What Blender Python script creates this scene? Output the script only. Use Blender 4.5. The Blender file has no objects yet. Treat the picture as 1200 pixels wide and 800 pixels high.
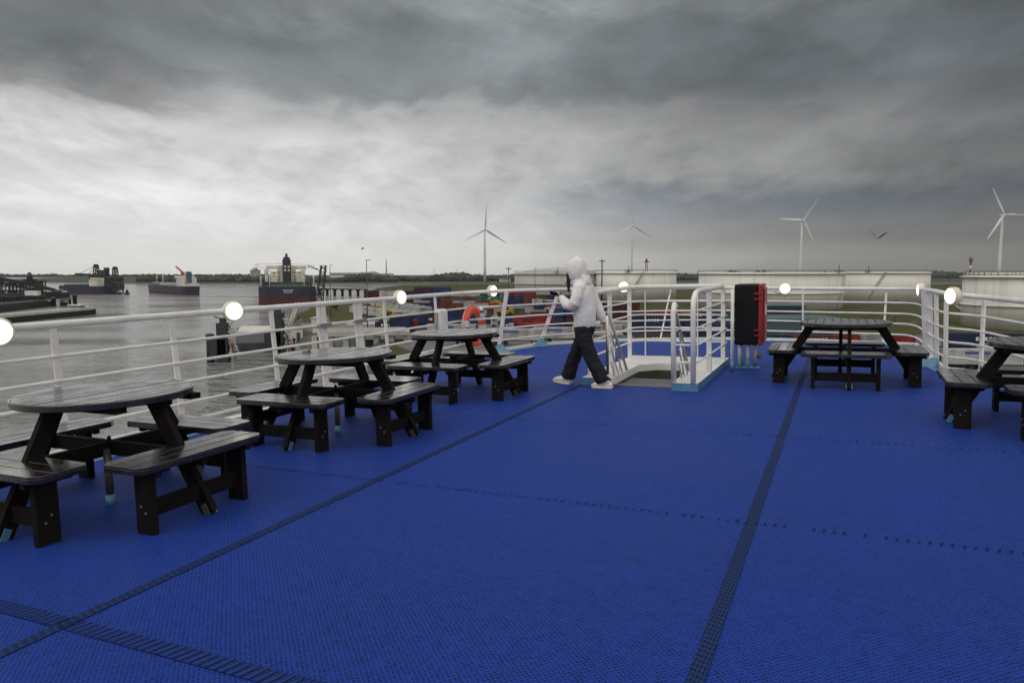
import bpy, bmesh, math, random
import numpy as np
from mathutils import Vector, Matrix, noise as mnoise, Euler
R=math.radians; PI=math.pi
random.seed(7)
sc=bpy.context.scene
COL=sc.collection
# ------------------------------------------------------------------ camera
F=858.0; H=1.55; HZ=319.0
PITCH=math.atan((400-HZ)/F)
cam_d=bpy.data.cameras.new("camera"); cam=bpy.data.objects.new("camera",cam_d); COL.objects.link(cam)
cam_d.sensor_fit='HORIZONTAL'; cam_d.sensor_width=36.0; cam_d.lens=36.0*F/1200.0
cam_d.clip_start=0.05; cam_d.clip_end=30000
cam.location=(0,0,H); cam.rotation_euler=(PI/2-PITCH,0,0)
sc.camera=cam
# ------------------------------------------------------------------ world sky
EXPOSURE=0.0
sc.view_settings.view_transform='Standard'; sc.view_settings.look='None'
sc.view_settings.exposure=EXPOSURE; sc.view_settings.gamma=1.0; sc.view_settings.use_curve_mapping=False
SUN_EL, SUN_AZ = R(48), R(-125)      # azimuth measured clockwise from the view direction (+Y)
world=bpy.data.worlds.new("World"); sc.world=world; world.use_nodes=True
def build_sky():
    nt=world.node_tree; N=nt.nodes; L=nt.links; N.clear()
    out=N.new('ShaderNodeOutputWorld'); bg=N.new('ShaderNodeBackground')
    tc=N.new('ShaderNodeTexCoord'); sep=N.new('ShaderNodeSeparateXYZ'); L.new(tc.outputs['Generated'],sep.inputs[0])
    def M(op,a,b=None,c=None,clamp=False):
        m=N.new('ShaderNodeMath'); m.operation=op; m.use_clamp=clamp
        for i,v in enumerate((a,b,c)):
            if v is None: continue
            if isinstance(v,(int,float)): m.inputs[i].default_value=v
            else: L.new(v,m.inputs[i])
        return m.outputs[0]
    x,y,z=sep.outputs
    el=M('ARCSINE',z); az=M('ARCTAN2',x,y)
    zz=M('MAXIMUM',z,0.0)
    den=M('ADD',zz,0.28)
    cx=N.new('ShaderNodeCombineXYZ'); L.new(M('DIVIDE',x,den),cx.inputs[0]); L.new(M('DIVIDE',y,den),cx.inputs[1]); L.new(M('MULTIPLY',el,3.0),cx.inputs[2])
    def NZ(scale,detail,rough,off,dist=0.0,sx=1.0,sy=1.0):
        mp=N.new('ShaderNodeMapping'); mp.inputs['Location'].default_value=off; mp.inputs['Scale'].default_value=(sx,sy,1)
        L.new(cx.outputs[0],mp.inputs[0])
        n=N.new('ShaderNodeTexNoise'); n.inputs['Scale'].default_value=scale; n.inputs['Detail'].default_value=detail
        n.inputs['Roughness'].default_value=rough; n.inputs['Distortion'].default_value=dist
        L.new(mp.outputs[0],n.inputs['Vector']); return n.outputs['Fac']
    n1=NZ(1.1,7,0.55,(3.1,1.7,0),0.3); n2=NZ(1.5,8,0.52,(2.3,4.2,2),0.4); n3=NZ(1.9,9,0.55,(1.3,7.7,5),0.5,1.0,0.9)
    n4=NZ(3.4,9,0.55,(5.3,2.7,1),0.8,1.1,0.55); n5=NZ(7.5,7,0.6,(1.3,8.7,4),0.5,1.0,0.5)
    def crisp(n,a,b):
        q=N.new('ShaderNodeMapRange'); q.interpolation_type='SMOOTHSTEP'; L.new(n,q.inputs['Value']); q.inputs['From Min'].default_value=a; q.inputs['From Max'].default_value=b; return q.outputs[0]
    n6=crisp(NZ(2.6,10,0.62,(7.7,3.3,6),.7,1.1,.62),.40,.60); n7=crisp(NZ(5.2,10,0.66,(2.7,9.3,8),0.6,1.0,.62),.38,.62)
    azw=M('ADD',az,M('MULTIPLY',M('SUBTRACT',n1,0.5),0.26))
    amp=M('MULTIPLY',M('MINIMUM',M('ADD',zz,0.03),0.30),0.36)
    elw=M('ADD',el,M('MULTIPLY',M('SUBTRACT',n2,0.5),amp))
    elw=M('ADD',elw,M('MULTIPLY',M('SUBTRACT',n4,0.5),M('MULTIPLY',amp,0.62)))
    elw=M('ADD',elw,M('MULTIPLY',M('SUBTRACT',n6,0.5),M('MULTIPLY',amp,0.20)))
    elw=M('ADD',elw,M('MULTIPLY',M('SUBTRACT',n7,0.5),M('MULTIPLY',amp,0.06)))
    pos=M('DIVIDE',M('ADD',azw,PI),2*PI)
    def lin(c):
        c=c/255.0
        return c/12.92 if c<=0.04045 else ((c+0.055)/1.055)**2.4
    T={'n':(0,0,0),'b':(-6,0,7),'w':(2,1,-2),'c':(-4,1,3)}
    cols=[0,150,300,450,600,750,900,1050,1200]
    azs=[math.atan((c-600)/F) for c in cols]
    rows=[ # pixel row, values, tint, behind value (sRGB)
      (330,[214,215,215,211,199,172,138,118,108],'w',175),
      (305,[221,222,222,217,205,178,146,124,112],'w',180),
      (280,[227,228,226,218,201,156,124,108,100],'n',188),
      (240,[227,227,225,211,191,138,108,99,94],'b',195),
      (205,[209,205,212,206,186,154,138,114,98],'n',205),
      (165,[216,212,211,196,176,150,132,116,102],'n',230),
      (132,[150,140,190,180,150,134,120,110,97],'n',230),
      (104,[116,116,142,140,118,110,104,103,94],'c',228),
      (48,[112,115,119,122,132,108,104,106,93],'c',226),
      (0,[112,118,124,135,150,128,112,116,100],'c',228),
    ]
    def el_of(py): return math.atan((400-py)/F)-PITCH
    outs=[]
    def ramp(vals,tint,behind):
        r=N.new('ShaderNodeValToRGB'); r.color_ramp.interpolation='B_SPLINE' if False else 'LINEAR'
        e=r.color_ramp.elements; t=T[tint]
        pts=[(-PI,behind),(-2.0,behind),(-1.15,(behind+vals[0])/2)]+list(zip(azs,vals))+[(1.1,(vals[-1]+behind)/2-20),(2.0,behind),(PI,behind)]
        while len(e)<len(pts): e.new(0.5)
        for i,(a,v) in enumerate(pts):
            e[i].position=(a+PI)/(2*PI)
        for i,(a,v) in enumerate(pts):
            t_=t if i in range(3,12) else (5,0,-8)
            t_=(0,0,0) if (tint=='b' and v>175) else t_
            e[i].color=(lin(v+t_[0]),lin(v+t_[1]),lin(v+t_[2]),1)
        L.new(pos,r.inputs[0]); return r.outputs[0]
    cur=ramp(*rows[0][1:]); prev=el_of(rows[0][0])
    more=[(el_of(r[0]),)+tuple(r[1:]) for r in rows[1:]]
    more+=[(R(32),[150,155,160,165,165,160,150,145,140],'n',232),(R(55),[238]*9,'n',250)]
    for e1,vals,t,b in more:
        mr=N.new('ShaderNodeMapRange'); mr.interpolation_type='SMOOTHSTEP'
        L.new(elw,mr.inputs['Value']); mr.inputs['From Min'].default_value=prev; mr.inputs['From Max'].default_value=e1
        mx=N.new('ShaderNodeMix'); mx.data_type='RGBA'
        L.new(mr.outputs[0],mx.inputs[0]); L.new(cur,mx.inputs[6]); L.new(ramp(vals,t,b),mx.inputs[7])
        cur=mx.outputs[2]; prev=e1
    det=M('ADD',M('MULTIPLY',M('SUBTRACT',n3,0.5),M('MINIMUM',M('MULTIPLY',zz,6.0),1.15)),1.0)
    det=M('ADD',det,M('MULTIPLY',M('SUBTRACT',n4,0.5),M('MINIMUM',M('MULTIPLY',zz,5.0),0.55)))
    det=M('ADD',det,M('MULTIPLY',M('SUBTRACT',n5,0.5),M('MINIMUM',M('MULTIPLY',zz,2.0),0.28)))
    det=M('ADD',det,M('MULTIPLY',M('SUBTRACT',n6,0.5),M('MINIMUM',M('MULTIPLY',zz,1.6),0.13)))
    det=M('ADD',det,M('MULTIPLY',M('SUBTRACT',n7,0.5),M('MINIMUM',M('MULTIPLY',zz,1.2),0.11)))
    vm=N.new('ShaderNodeVectorMath'); vm.operation='SCALE'; L.new(cur,vm.inputs[0]); L.new(det,vm.inputs['Scale'])
    sky=N.new('ShaderNodeTexSky'); sky.sky_type='NISHITA'; sky.sun_disc=False; sky.sun_elevation=SUN_EL; sky.sun_rotation=SUN_AZ
    L.new(vm.outputs[0],bg.inputs[0]); bg.inputs[1].default_value=1.02
    bg2=N.new('ShaderNodeBackground'); L.new(sky.outputs[0],bg2.inputs[0]); bg2.inputs[1].default_value=0.003
    ad=N.new('ShaderNodeAddShader'); L.new(bg.outputs[0],ad.inputs[0]); L.new(bg2.outputs[0],ad.inputs[1])
    L.new(ad.outputs[0],out.inputs[0])
build_sky()
sun_d=bpy.data.lights.new("sun",'SUN'); sun=bpy.data.objects.new("sun",sun_d); COL.objects.link(sun)
sun_d.energy=0.5; sun_d.angle=R(25); sun_d.color=(1.0,0.97,0.92)
sd=Vector((math.sin(SUN_AZ)*math.cos(SUN_EL),math.cos(SUN_AZ)*math.cos(SUN_EL),math.sin(SUN_EL)))
sun.rotation_euler=sd.to_track_quat('Z','Y').to_euler()
sc.cycles.use_denoising=True
try: sc.cycles.denoiser='OPENIMAGEDENOISE'
except Exception: pass
sc.cycles.max_bounces=6; sc.cycles.diffuse_bounces=3; sc.cycles.glossy_bounces=3; sc.cycles.volume_bounces=0
sc.cycles.transmission_bounces=3; sc.cycles.sample_clamp_indirect=4.0
# ------------------------------------------------------------------ frames of reference
def ray(u,v):
    x,y,z=(u-600)/F,(400-v)/F,1.0; c,s=math.cos(PITCH),math.sin(PITCH)
    return Vector((x,z*c+y*s,y*c-z*s))
VL=lambda u:332.3-.0236*u              # horizon of the slightly listing deck
_n=ray(0,VL(0)).cross(ray(1200,VL(1200))).normalized()
if _n.z<0:_n=-_n
_vy=ray(987,VL(987)).normalized(); _vy=(_vy-_n*_vy.dot(_n)).normalized(); _vx=_vy.cross(_n)
RD=Matrix((_vx,_vy,_n))                # world -> deck
C0=Vector((0,0,H))
DECK=Matrix.Translation(C0)@RD.transposed().to_4x4()@Matrix.Translation(-C0)   # deck -> world
def pd(u,v,z=0.0):
    d=RD@ray(u,v); t=(z-H)/d.z; return C0+t*d
def pdepth(u,v,dep):                   # point at a forward distance, deck frame
    return C0+RD@(ray(u,v)*dep)
def pw(u,v,z=-16.4):
    d=ray(u,v); t=(z-H)/d.z; return C0+t*d
ZW=-20.45; ZL=-16.4
# ------------------------------------------------------------------ helpers
def tag(o,label=None,cat=None,group=None,kind=None):
    if label:o['label']=label
    if cat:o['category']=cat
    if group:o['group']=group
    if kind:o['kind']=kind
    return o
def empty(name,mat4,label,cat,group=None):
    o=bpy.data.objects.new(name,None); COL.objects.link(o); o.empty_display_size=0.2
    o.matrix_world=mat4; return tag(o,label,cat,group)
def D(x=0,y=0,z=0,rz=0): return DECK@Matrix.Translation((x,y,z))@Matrix.Rotation(rz,4,'Z')
def W(x=0,y=0,z=0,rz=0): return Matrix.Translation((x,y,z))@Matrix.Rotation(rz,4,'Z')
class MB:
    def __init__(s): s.v=[]; s.f=[]; s.m=[]; s.cur=0; s.sm=[]
    def add(s,vs,fs,smooth=False):
        b=len(s.v); s.v+= [tuple(v) for v in vs]
        for f in fs: s.f.append([b+i for i in f]); s.m.append(s.cur); s.sm.append(smooth)
        return s
    def box(s,cx,cy,cz,sx,sy,sz,rz=0,rot=None):
        m=rot if rot is not None else Matrix.Rotation(rz,3,'Z')
        vs=[]
        for k in (-.5,.5):
            for j,i in ((-.5,-.5),(-.5,.5),(.5,.5),(.5,-.5)):
                vs.append(m@Vector((i*sx,j*sy,k*sz))+Vector((cx,cy,cz)))
        return s.add(vs,[(3,2,1,0),(4,5,6,7),(0,1,5,4),(1,2,6,5),(2,3,7,6),(3,0,4,7)])
    def bar(s,a,b,w,h,up=(0,0,1)):      # plank from a to b, w sideways, h along up
        a=Vector(a);b=Vector(b);d=(b-a).normalized();side=d.cross(Vector(up))
        if side.length<1e-5: side=d.cross(Vector((1,0,0)))
        side.normalize(); u=side.cross(d)
        vs=[p+side*i*w/2+u*j*h/2 for p in (a,b) for i,j in ((-1,-1),(1,-1),(1,1),(-1,1))]
        return s.add(vs,[(0,1,2,3),(7,6,5,4),(0,4,5,1),(1,5,6,2),(2,6,7,3),(3,7,4,0)])
    def tube(s,pts,r,n=8,cap=True,closed=False):
        pts=[Vector(p) for p in pts]; rs=r if isinstance(r,(list,tuple)) else [r]*len(pts)
        vs=[];fs=[];N=len(pts); prev=None
        for i,p in enumerate(pts):
            if closed: t=pts[(i+1)%N]-pts[i-1]
            else: t=(pts[min(i+1,N-1)]-pts[max(i-1,0)])
            t.normalize()
            if prev is None:
                ref=Vector((0,0,1)) if abs(t.z)<.9 else Vector((1,0,0))
                a=t.cross(ref).normalized()
            else:
                a=(prev-t*prev.dot(t)).normalized()
            prev=a; b=t.cross(a)
            for k in range(n):
                an=2*PI*k/n; vs.append(p+(a*math.cos(an)+b*math.sin(an))*rs[i])
        for i in range(N if closed else N-1):
            j=(i+1)%N
            for k in range(n):
                fs.append((i*n+k,i*n+(k+1)%n,j*n+(k+1)%n,j*n+k))
        s.add(vs,fs,True)
        if cap and not closed:
            b=len(s.v)-N*n
            s.f.append([b+k for k in range(n)][::-1]); s.m.append(s.cur); s.sm.append(False)
            s.f.append([b+(N-1)*n+k for k in range(n)]); s.m.append(s.cur); s.sm.append(False)
        return s
    def lathe(s,prof,n=24,c=(0,0,0),axis='z',smooth=True,M3=None):
        vs=[];fs=[]
        for r,z in prof:
            for k in range(n):
                a=2*PI*k/n; v=Vector((r*math.cos(a),r*math.sin(a),z))
                if M3 is not None: v=M3@v
                vs.append(v+Vector(c))
        for i in range(len(prof)-1):
            for k in range(n): fs.append((i*n+k,i*n+(k+1)%n,(i+1)*n+(k+1)%n,(i+1)*n+k))
        s.add(vs,fs,smooth)
        b=len(s.v)-len(prof)*n
        if prof[0][0]>1e-4: s.f.append([b+k for k in range(n)][::-1]); s.m.append(s.cur); s.sm.append(False)
        if prof[-1][0]>1e-4: s.f.append([b+(len(prof)-1)*n+k for k in range(n)]); s.m.append(s.cur); s.sm.append(False)
        return s
    def prism(s,poly,z0,z1):
        n=len(poly); vs=[(p[0],p[1],z0) for p in poly]+[(p[0],p[1],z1) for p in poly]
        a=sum(poly[i][0]*poly[(i+1)%n][1]-poly[(i+1)%n][0]*poly[i][1] for i in range(n))
        o=list(range(n)) if a>0 else list(range(n))[::-1]
        fs=[tuple(o[::-1]),tuple(n+i for i in o)]
        for k in range(n):
            i,j=o[k],o[(k+1)%n]; fs.append((i,j,n+j,n+i))
        return s.add(vs,fs)
    def mat(s,i): s.cur=i; return s
    def build(s,name,mats,parent=None,bevel=0,M4=None,seg=2):
        me=bpy.data.meshes.new(name); me.from_pydata(s.v,[],s.f)
        if not isinstance(mats,(list,tuple)): mats=[mats]
        for m in mats: me.materials.append(m)
        me.polygons.foreach_set('material_index',s.m); me.polygons.foreach_set('use_smooth',s.sm)
        me.update()
        o=bpy.data.objects.new(name,me); COL.objects.link(o)
        if parent: o.parent=parent
        if M4 is not None: o.matrix_world=M4
        if bevel:
            b=o.modifiers.new('bevel','BEVEL'); b.width=bevel; b.segments=seg; b.limit_method='ANGLE'; b.angle_limit=R(40)
        return o
def copy_tree(o,parent=None):
    c=o.copy(); COL.objects.link(c); c.parent=parent
    for ch in list(o.children): copy_tree(ch,c)
    return c
# ------------------------------------------------------------------ materials
def mat(name,col,rough=.5,metal=0,var=.12,vscale=3.0,bump=0,bscale=60,coat=0,spec=.5,col2=None,stain=0,detail=5,emit=None,estr=0):
    m=bpy.data.materials.new(name); m.use_nodes=True; nt=m.node_tree; N=nt.nodes; L=nt.links
    b=N['Principled BSDF']; b.inputs['Roughness'].default_value=rough; b.inputs['Metallic'].default_value=metal
    b.inputs['Specular IOR Level'].default_value=spec
    if coat: b.inputs['Coat Weight'].default_value=coat; b.inputs['Coat Roughness'].default_value=.12
    if emit: b.inputs['Emission Color'].default_value=(*emit,1); b.inputs['Emission Strength'].default_value=estr
    tc=N.new('ShaderNodeTexCoord'); n=N.new('ShaderNodeTexNoise'); n.inputs['Scale'].default_value=vscale; n.inputs['Detail'].default_value=detail
    L.new(tc.outputs['Object'],n.inputs['Vector'])
    r=N.new('ShaderNodeValToRGB'); L.new(n.outputs['Fac'],r.inputs[0])
    c2=col2 or tuple(c*(1-var) for c in col); c1=tuple(min(1,c*(1+var)) for c in col) if not col2 else col
    r.color_ramp.elements[0].position=.35; r.color_ramp.elements[1].position=.65
    r.color_ramp.elements[0].color=(*c2,1); r.color_ramp.elements[1].color=(*c1,1)
    L.new(r.outputs[0],b.inputs['Base Color'])
    if bump:
        n2=N.new('ShaderNodeTexNoise'); n2.inputs['Scale'].default_value=bscale; n2.inputs['Detail'].default_value=4
        L.new(tc.outputs['Object'],n2.inputs['Vector'])
        bp=N.new('ShaderNodeBump'); bp.inputs['Strength'].default_value=bump; bp.inputs['Distance'].default_value=.01
        L.new(n2.outputs['Fac'],bp.inputs['Height']); L.new(bp.outputs[0],b.inputs['Normal'])
    m['_t']=1
    return m
M={}
M['white']=mat('white_paint',(.78,.78,.77),.4,var=.05,vscale=5,bump=.12,bscale=25,col2=(.66,.655,.64))
M['blue']=mat('light_blue_paint',(.085,.22,.34),.4,var=.15,vscale=8)
M['rope']=mat('rope',(.5,.5,.47),.8)
M['steel']=mat('brushed_steel',(.42,.41,.39),.33,metal=.9,var=.1)
M['bolt']=mat('bolt_steel',(.25,.25,.24),.5,metal=.6)
M['postm']=mat('weathered_steel',(.13,.115,.09),.45,metal=.5,var=.3)
M['black_box']=mat('black_cover',(.005,.006,.008),.55,var=.3,bump=.2,bscale=12,spec=.2)
M['red_box']=mat('red_plastic',(.24,.013,.015),.35,var=.1)
M['orange']=mat('orange_ring',(.70,.085,.045),.5,var=.2,vscale=14)
M['silver']=mat('reflective_tape',(.5,.5,.5),.4)
M['navy_mark']=mat('navy_mark',(.05,.08,.25),.6)
M['darkgrey']=mat('dark_grey',(.05,.055,.06),.6)
M['lens']=mat('lamp_glass',(.9,.9,.85),.3,emit=(1.0,.93,.78),estr=1.35)
M['lamp_rim']=mat('lamp_rim',(.72,.68,.55),.4,var=.05)
M['grey_step']=mat('grey_tread',(.10,.105,.11),.6,bump=.3,bscale=80)
M['inner']=mat('inner_green_grey',(.06,.062,.045),.5)

def wood_mat(name,wet):
    m=bpy.data.materials.new(name); m.use_nodes=True; nt=m.node_tree; N=nt.nodes; L=nt.links; b=N['Principled BSDF']
    tc=N.new('ShaderNodeTexCoord')
    n=N.new('ShaderNodeTexNoise'); n.inputs['Scale'].default_value=9; n.inputs['Detail'].default_value=8; L.new(tc.outputs['Object'],n.inputs[0])
    r=N.new('ShaderNodeValToRGB'); L.new(n.outputs[0],r.inputs[0])
    r.color_ramp.elements[0].color=(.006,.005,.005,1); r.color_ramp.elements[1].color=(.022,.018,.015,1) if wet else (.014,.012,.010,1)
    r.color_ramp.elements[0].position=.3; r.color_ramp.elements[1].position=.75
    L.new(r.outputs[0],b.inputs['Base Color'])
    # fine grain lines + droplets
    d=N.new('ShaderNodeTexVoronoi'); d.inputs['Scale'].default_value=85 if wet else 200; L.new(tc.outputs['Object'],d.inputs[0])
    dm=N.new('ShaderNodeMapRange'); L.new(d.outputs['Distance'],dm.inputs[0]); dm.inputs[1].default_value=0; dm.inputs[2].default_value=.45; dm.inputs[3].default_value=1; dm.inputs[4].default_value=0
    g=N.new('ShaderNodeTexNoise'); g.inputs['Scale'].default_value=30; g.inputs['Detail'].default_value=5; L.new(tc.outputs['Object'],g.inputs[0])
    ad=N.new('ShaderNodeMath'); ad.operation='ADD'; L.new(dm.outputs[0],ad.inputs[0]); L.new(g.outputs[0],ad.inputs[1])
    bp=N.new('ShaderNodeBump'); bp.inputs['Strength'].default_value=.30 if wet else .3; bp.inputs['Distance'].default_value=.004
    L.new(ad.outputs[0],bp.inputs['Height']); L.new(bp.outputs[0],b.inputs['Normal'])
    w=N.new('ShaderNodeTexNoise'); w.inputs['Scale'].default_value=5; L.new(tc.outputs['Object'],w.inputs[0])
    rr=N.new('ShaderNodeMapRange'); L.new(w.outputs[0],rr.inputs[0]); rr.inputs[1].default_value=.35; rr.inputs[2].default_value=.65
    rr.inputs[3].default_value=.07 if wet else .55; rr.inputs[4].default_value=.34 if wet else .75
    L.new(rr.outputs[0],b.inputs['Roughness'])
    b.inputs['Specular IOR Level'].default_value=.5 if wet else .10
    if wet: b.inputs['Coat Weight'].default_value=.6; b.inputs['Coat Roughness'].default_value=.15
    return m
M['wood_wet']=wood_mat('wet_dark_slats',True)
M['wood']=wood_mat('dark_timber',False)

def deck_mat(kind):
    m=bpy.data.materials.new('deck_'+kind); m.use_nodes=True; nt=m.node_tree; N=nt.nodes; L=nt.links; b=N['Principled BSDF']
    tc=N.new('ShaderNodeTexCoord'); ob=tc.outputs['Object']
    def math_(op,a,c=None,clamp=False):
        q=N.new('ShaderNodeMath'); q.operation=op; q.use_clamp=clamp
        for i,v in enumerate((a,c)):
            if v is None: continue
            if isinstance(v,(int,float)): q.inputs[i].default_value=v
            else: L.new(v,q.inputs[i])
        return q.outputs[0]
    if kind=='tile':
        mp=N.new('ShaderNodeMapping'); mp.inputs['Rotation'].default_value=(0,0,R(45)); L.new(ob,mp.inputs[0])
        v=N.new('ShaderNodeTexVoronoi'); v.inputs['Scale'].default_value=52; v.inputs['Randomness'].default_value=.22; L.new(mp.outputs[0],v.inputs[0])
        v2=N.new('ShaderNodeTexVoronoi'); v2.inputs['Scale'].default_value=128; v2.inputs['Randomness'].default_value=.5; L.new(ob,v2.inputs[0])
        cell=N.new('ShaderNodeMapRange'); L.new(v.outputs['Distance'],cell.inputs[0]); cell.inputs[1].default_value=.14; cell.inputs[2].default_value=.52; cell.inputs[3].default_value=0; cell.inputs[4].default_value=1
        hole=N.new('ShaderNodeMapRange'); L.new(v2.outputs['Distance'],hole.inputs[0]); hole.inputs[1].default_value=.1; hole.inputs[2].default_value=.5
        big=N.new('ShaderNodeTexNoise'); big.inputs['Scale'].default_value=.55; big.inputs['Detail'].default_value=6; L.new(ob,big.inputs[0])
        med=N.new('ShaderNodeTexNoise'); med.inputs['Scale'].default_value=14; med.inputs['Detail'].default_value=5; L.new(ob,med.inputs[0])
        f=math_('MULTIPLY',cell.outputs[0],.62); f=math_('ADD',f,math_('MULTIPLY',hole.outputs[0],.34)); f=math_('ADD',f,math_('MULTIPLY',math_('SUBTRACT',med.outputs[0],.4),.5))
        f=math_('MULTIPLY',f,math_('ADD',math_('MULTIPLY',big.outputs[0],.5),.70))
        # single mats are laid in squares, each a hair different
        br=N.new('ShaderNodeTexBrick'); br.offset=0; br.inputs['Scale'].default_value=1.0; br.inputs['Brick Width'].default_value=.303; br.inputs['Row Height'].default_value=.303
        br.inputs['Mortar Size'].default_value=.0012; br.inputs['Color1'].default_value=(.97,.97,.97,1); br.inputs['Color2'].default_value=(1.03,1.03,1.03,1); br.inputs['Mortar'].default_value=(.8,.8,.8,1)
        L.new(ob,br.inputs['Vector'])
        r=N.new('ShaderNodeValToRGB'); L.new(f,r.inputs[0])
        e=r.color_ramp.elements; e[0].position=.28; e[0].color=(.0015,.004,.030,1); e[1].position=.80; e[1].color=(.011,.040,.285,1)
        mm=N.new('ShaderNodeMix'); mm.data_type='RGBA'; mm.blend_type='MULTIPLY'; mm.inputs[0].default_value=1
        L.new(r.outputs[0],mm.inputs[6]); L.new(br.outputs[0],mm.inputs[7]); L.new(mm.outputs[2],b.inputs['Base Color'])
        bp=N.new('ShaderNodeBump'); bp.inputs['Strength'].default_value=.75; bp.inputs['Distance'].default_value=.005
        L.new(f,bp.inputs['Height']); L.new(bp.outputs[0],b.inputs['Normal'])
        rr=N.new('ShaderNodeMapRange'); L.new(big.outputs[0],rr.inputs[0]); rr.inputs[1].default_value=.3; rr.inputs[2].default_value=.7; rr.inputs[3].default_value=.42; rr.inputs[4].default_value=.6
        L.new(rr.outputs[0],b.inputs['Roughness']); b.inputs['Specular IOR Level'].default_value=.09; b.inputs['Sheen Weight'].default_value=.14; b.inputs['Sheen Tint'].default_value=(.2,.4,1,1); b.inputs['Sheen Roughness'].default_value=.4
    else:
        mp=N.new('ShaderNodeMapping'); mp.inputs['Scale'].default_value=(62,26,1) if kind!='strip_cross' else (22,60,1); mp.inputs['Rotation'].default_value=(0,0,R(8)); L.new(ob,mp.inputs[0])
        v=N.new('ShaderNodeTexVoronoi'); v.inputs['Scale'].default_value=1; v.inputs['Randomness'].default_value=.1; L.new(mp.outputs[0],v.inputs[0])
        r=N.new('ShaderNodeValToRGB'); L.new(v.outputs['Distance'],r.inputs[0]); e=r.color_ramp.elements
        e[0].position=.2; e[0].color=(.003,.008,.036,1); e[1].position=.5; e[1].color=(.012,.033,.125,1)
        if kind=='strip_cross': e[0].color=(.004,.012,.060,1); e[1].color=(.012,.038,.195,1)
        L.new(r.outputs[0],b.inputs['Base Color']); b.inputs['Roughness'].default_value=.65; b.inputs['Specular IOR Level'].default_value=.12
        bp=N.new('ShaderNodeBump'); bp.inputs['Strength'].default_value=.6; bp.inputs['Distance'].default_value=.003; L.new(v.outputs['Distance'],bp.inputs['Height']); L.new(bp.outputs[0],b.inputs['Normal'])
    return m
M['deck']=deck_mat('tile'); M['strip']=deck_mat('strip_long'); M['stripx']=deck_mat('strip_cross')
M['tick']=mat('seam_gap',(.004,.011,.055),.7,spec=.1)

def water_mat():
    m=bpy.data.materials.new('river_water'); m.use_nodes=True; nt=m.node_tree; N=nt.nodes; L=nt.links; b=N['Principled BSDF']
    tc=N.new('ShaderNodeTexCoord')
    def nz(sc_,det,sx=1,sy=1,rot=0):
        mp=N.new('ShaderNodeMapping'); mp.inputs['Scale'].default_value=(sx,sy,1); mp.inputs['Rotation'].default_value=(0,0,rot); L.new(tc.outputs['Object'],mp.inputs[0])
        n=N.new('ShaderNodeTexNoise'); n.inputs['Scale'].default_value=sc_; n.inputs['Detail'].default_value=det; n.inputs['Roughness'].default_value=.42; L.new(mp.outputs[0],n.inputs[0]); return n.outputs[0]
    a=nz(.50,4,1,1.4,.5); c=nz(.012,5,1,3,.9); d=nz(.15,3,1,1.6,.3)
    s=N.new('ShaderNodeMath'); s.operation='MULTIPLY_ADD'; L.new(d,s.inputs[0]); s.inputs[1].default_value=2.0; L.new(a,s.inputs[2])
    bp=N.new('ShaderNodeBump'); bp.inputs['Strength'].default_value=1; bp.inputs['Distance'].default_value=2.0; L.new(s.outputs[0],bp.inputs['Height']); L.new(bp.outputs[0],b.inputs['Normal'])
    r=N.new('ShaderNodeValToRGB'); L.new(c,r.inputs[0]); r.color_ramp.elements[0].position=.35; r.color_ramp.elements[1].position=.7
    r.color_ramp.elements[0].color=(.18,.185,.185,1); r.color_ramp.elements[1].color=(.25,.255,.25,1); L.new(r.outputs[0],b.inputs['Base Color'])
    mr=N.new('ShaderNodeMapRange'); L.new(c,mr.inputs[0]); mr.inputs[1].default_value=.35; mr.inputs[2].default_value=.65; mr.inputs[3].default_value=.06; mr.inputs[4].default_value=.2
    L.new(mr.outputs[0],b.inputs['Roughness']); b.inputs['IOR'].default_value=1.33
    return m
M['water']=water_mat()
def grass_mat():
    m=bpy.data.materials.new('field_grass'); m.use_nodes=True; nt=m.node_tree; N=nt.nodes; L=nt.links; b=N['Principled BSDF']
    tc=N.new('ShaderNodeTexCoord')
    mp=N.new('ShaderNodeMapping'); mp.inputs['Scale'].default_value=(.35,1.6,1); L.new(tc.outputs['Object'],mp.inputs[0])
    n=N.new('ShaderNodeTexNoise'); n.inputs['Scale'].default_value=.03; n.inputs['Detail'].default_value=9; n.inputs['Roughness'].default_value=.65; L.new(mp.outputs[0],n.inputs[0])
    r=N.new('ShaderNodeValToRGB'); L.new(n.outputs[0],r.inputs[0]); e=r.color_ramp.elements
    e[0].position=.32; e[0].color=(.034,.044,.015,1); e[1].position=.7; e[1].color=(.105,.085,.045,1)
    q=e.new(.48); q.color=(.066,.070,.026,1); q=e.new(.58); q.color=(.060,.060,.026,1)
    L.new(r.outputs[0],b.inputs['Base Color']); b.inputs['Roughness'].default_value=.9; b.inputs['Specular IOR Level'].default_value=.1
    n2=N.new('ShaderNodeTexNoise'); n2.inputs['Scale'].default_value=.8; n2.inputs['Detail'].default_value=6; L.new(tc.outputs['Object'],n2.inputs[0])
    bp=N.new('ShaderNodeBump'); bp.inputs['Strength'].default_value=.8; bp.inputs['Distance'].default_value=.6; L.new(n2.outputs[0],bp.inputs['Height']); L.new(bp.outputs[0],b.inputs['Normal'])
    return m
M['grass']=grass_mat()
M['asphalt']=mat('yard_asphalt',(.075,.073,.07),.5,var=.3,vscale=.06,detail=9,col2=(.125,.122,.115))
M['concrete']=mat('quay_concrete',(.42,.41,.38),.8,var=.2,vscale=.2,detail=8)
M['concrete_l']=mat('pale_concrete',(.55,.54,.51),.8,var=.12,vscale=.3,detail=8)
M['rock']=mat('bank_stone',(.07,.075,.065),.9,var=.5,vscale=.8)
M['tree']=mat('tree_leaves',(.055,.068,.055),.9,var=.45,vscale=.05,detail=8,spec=.1)
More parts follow.
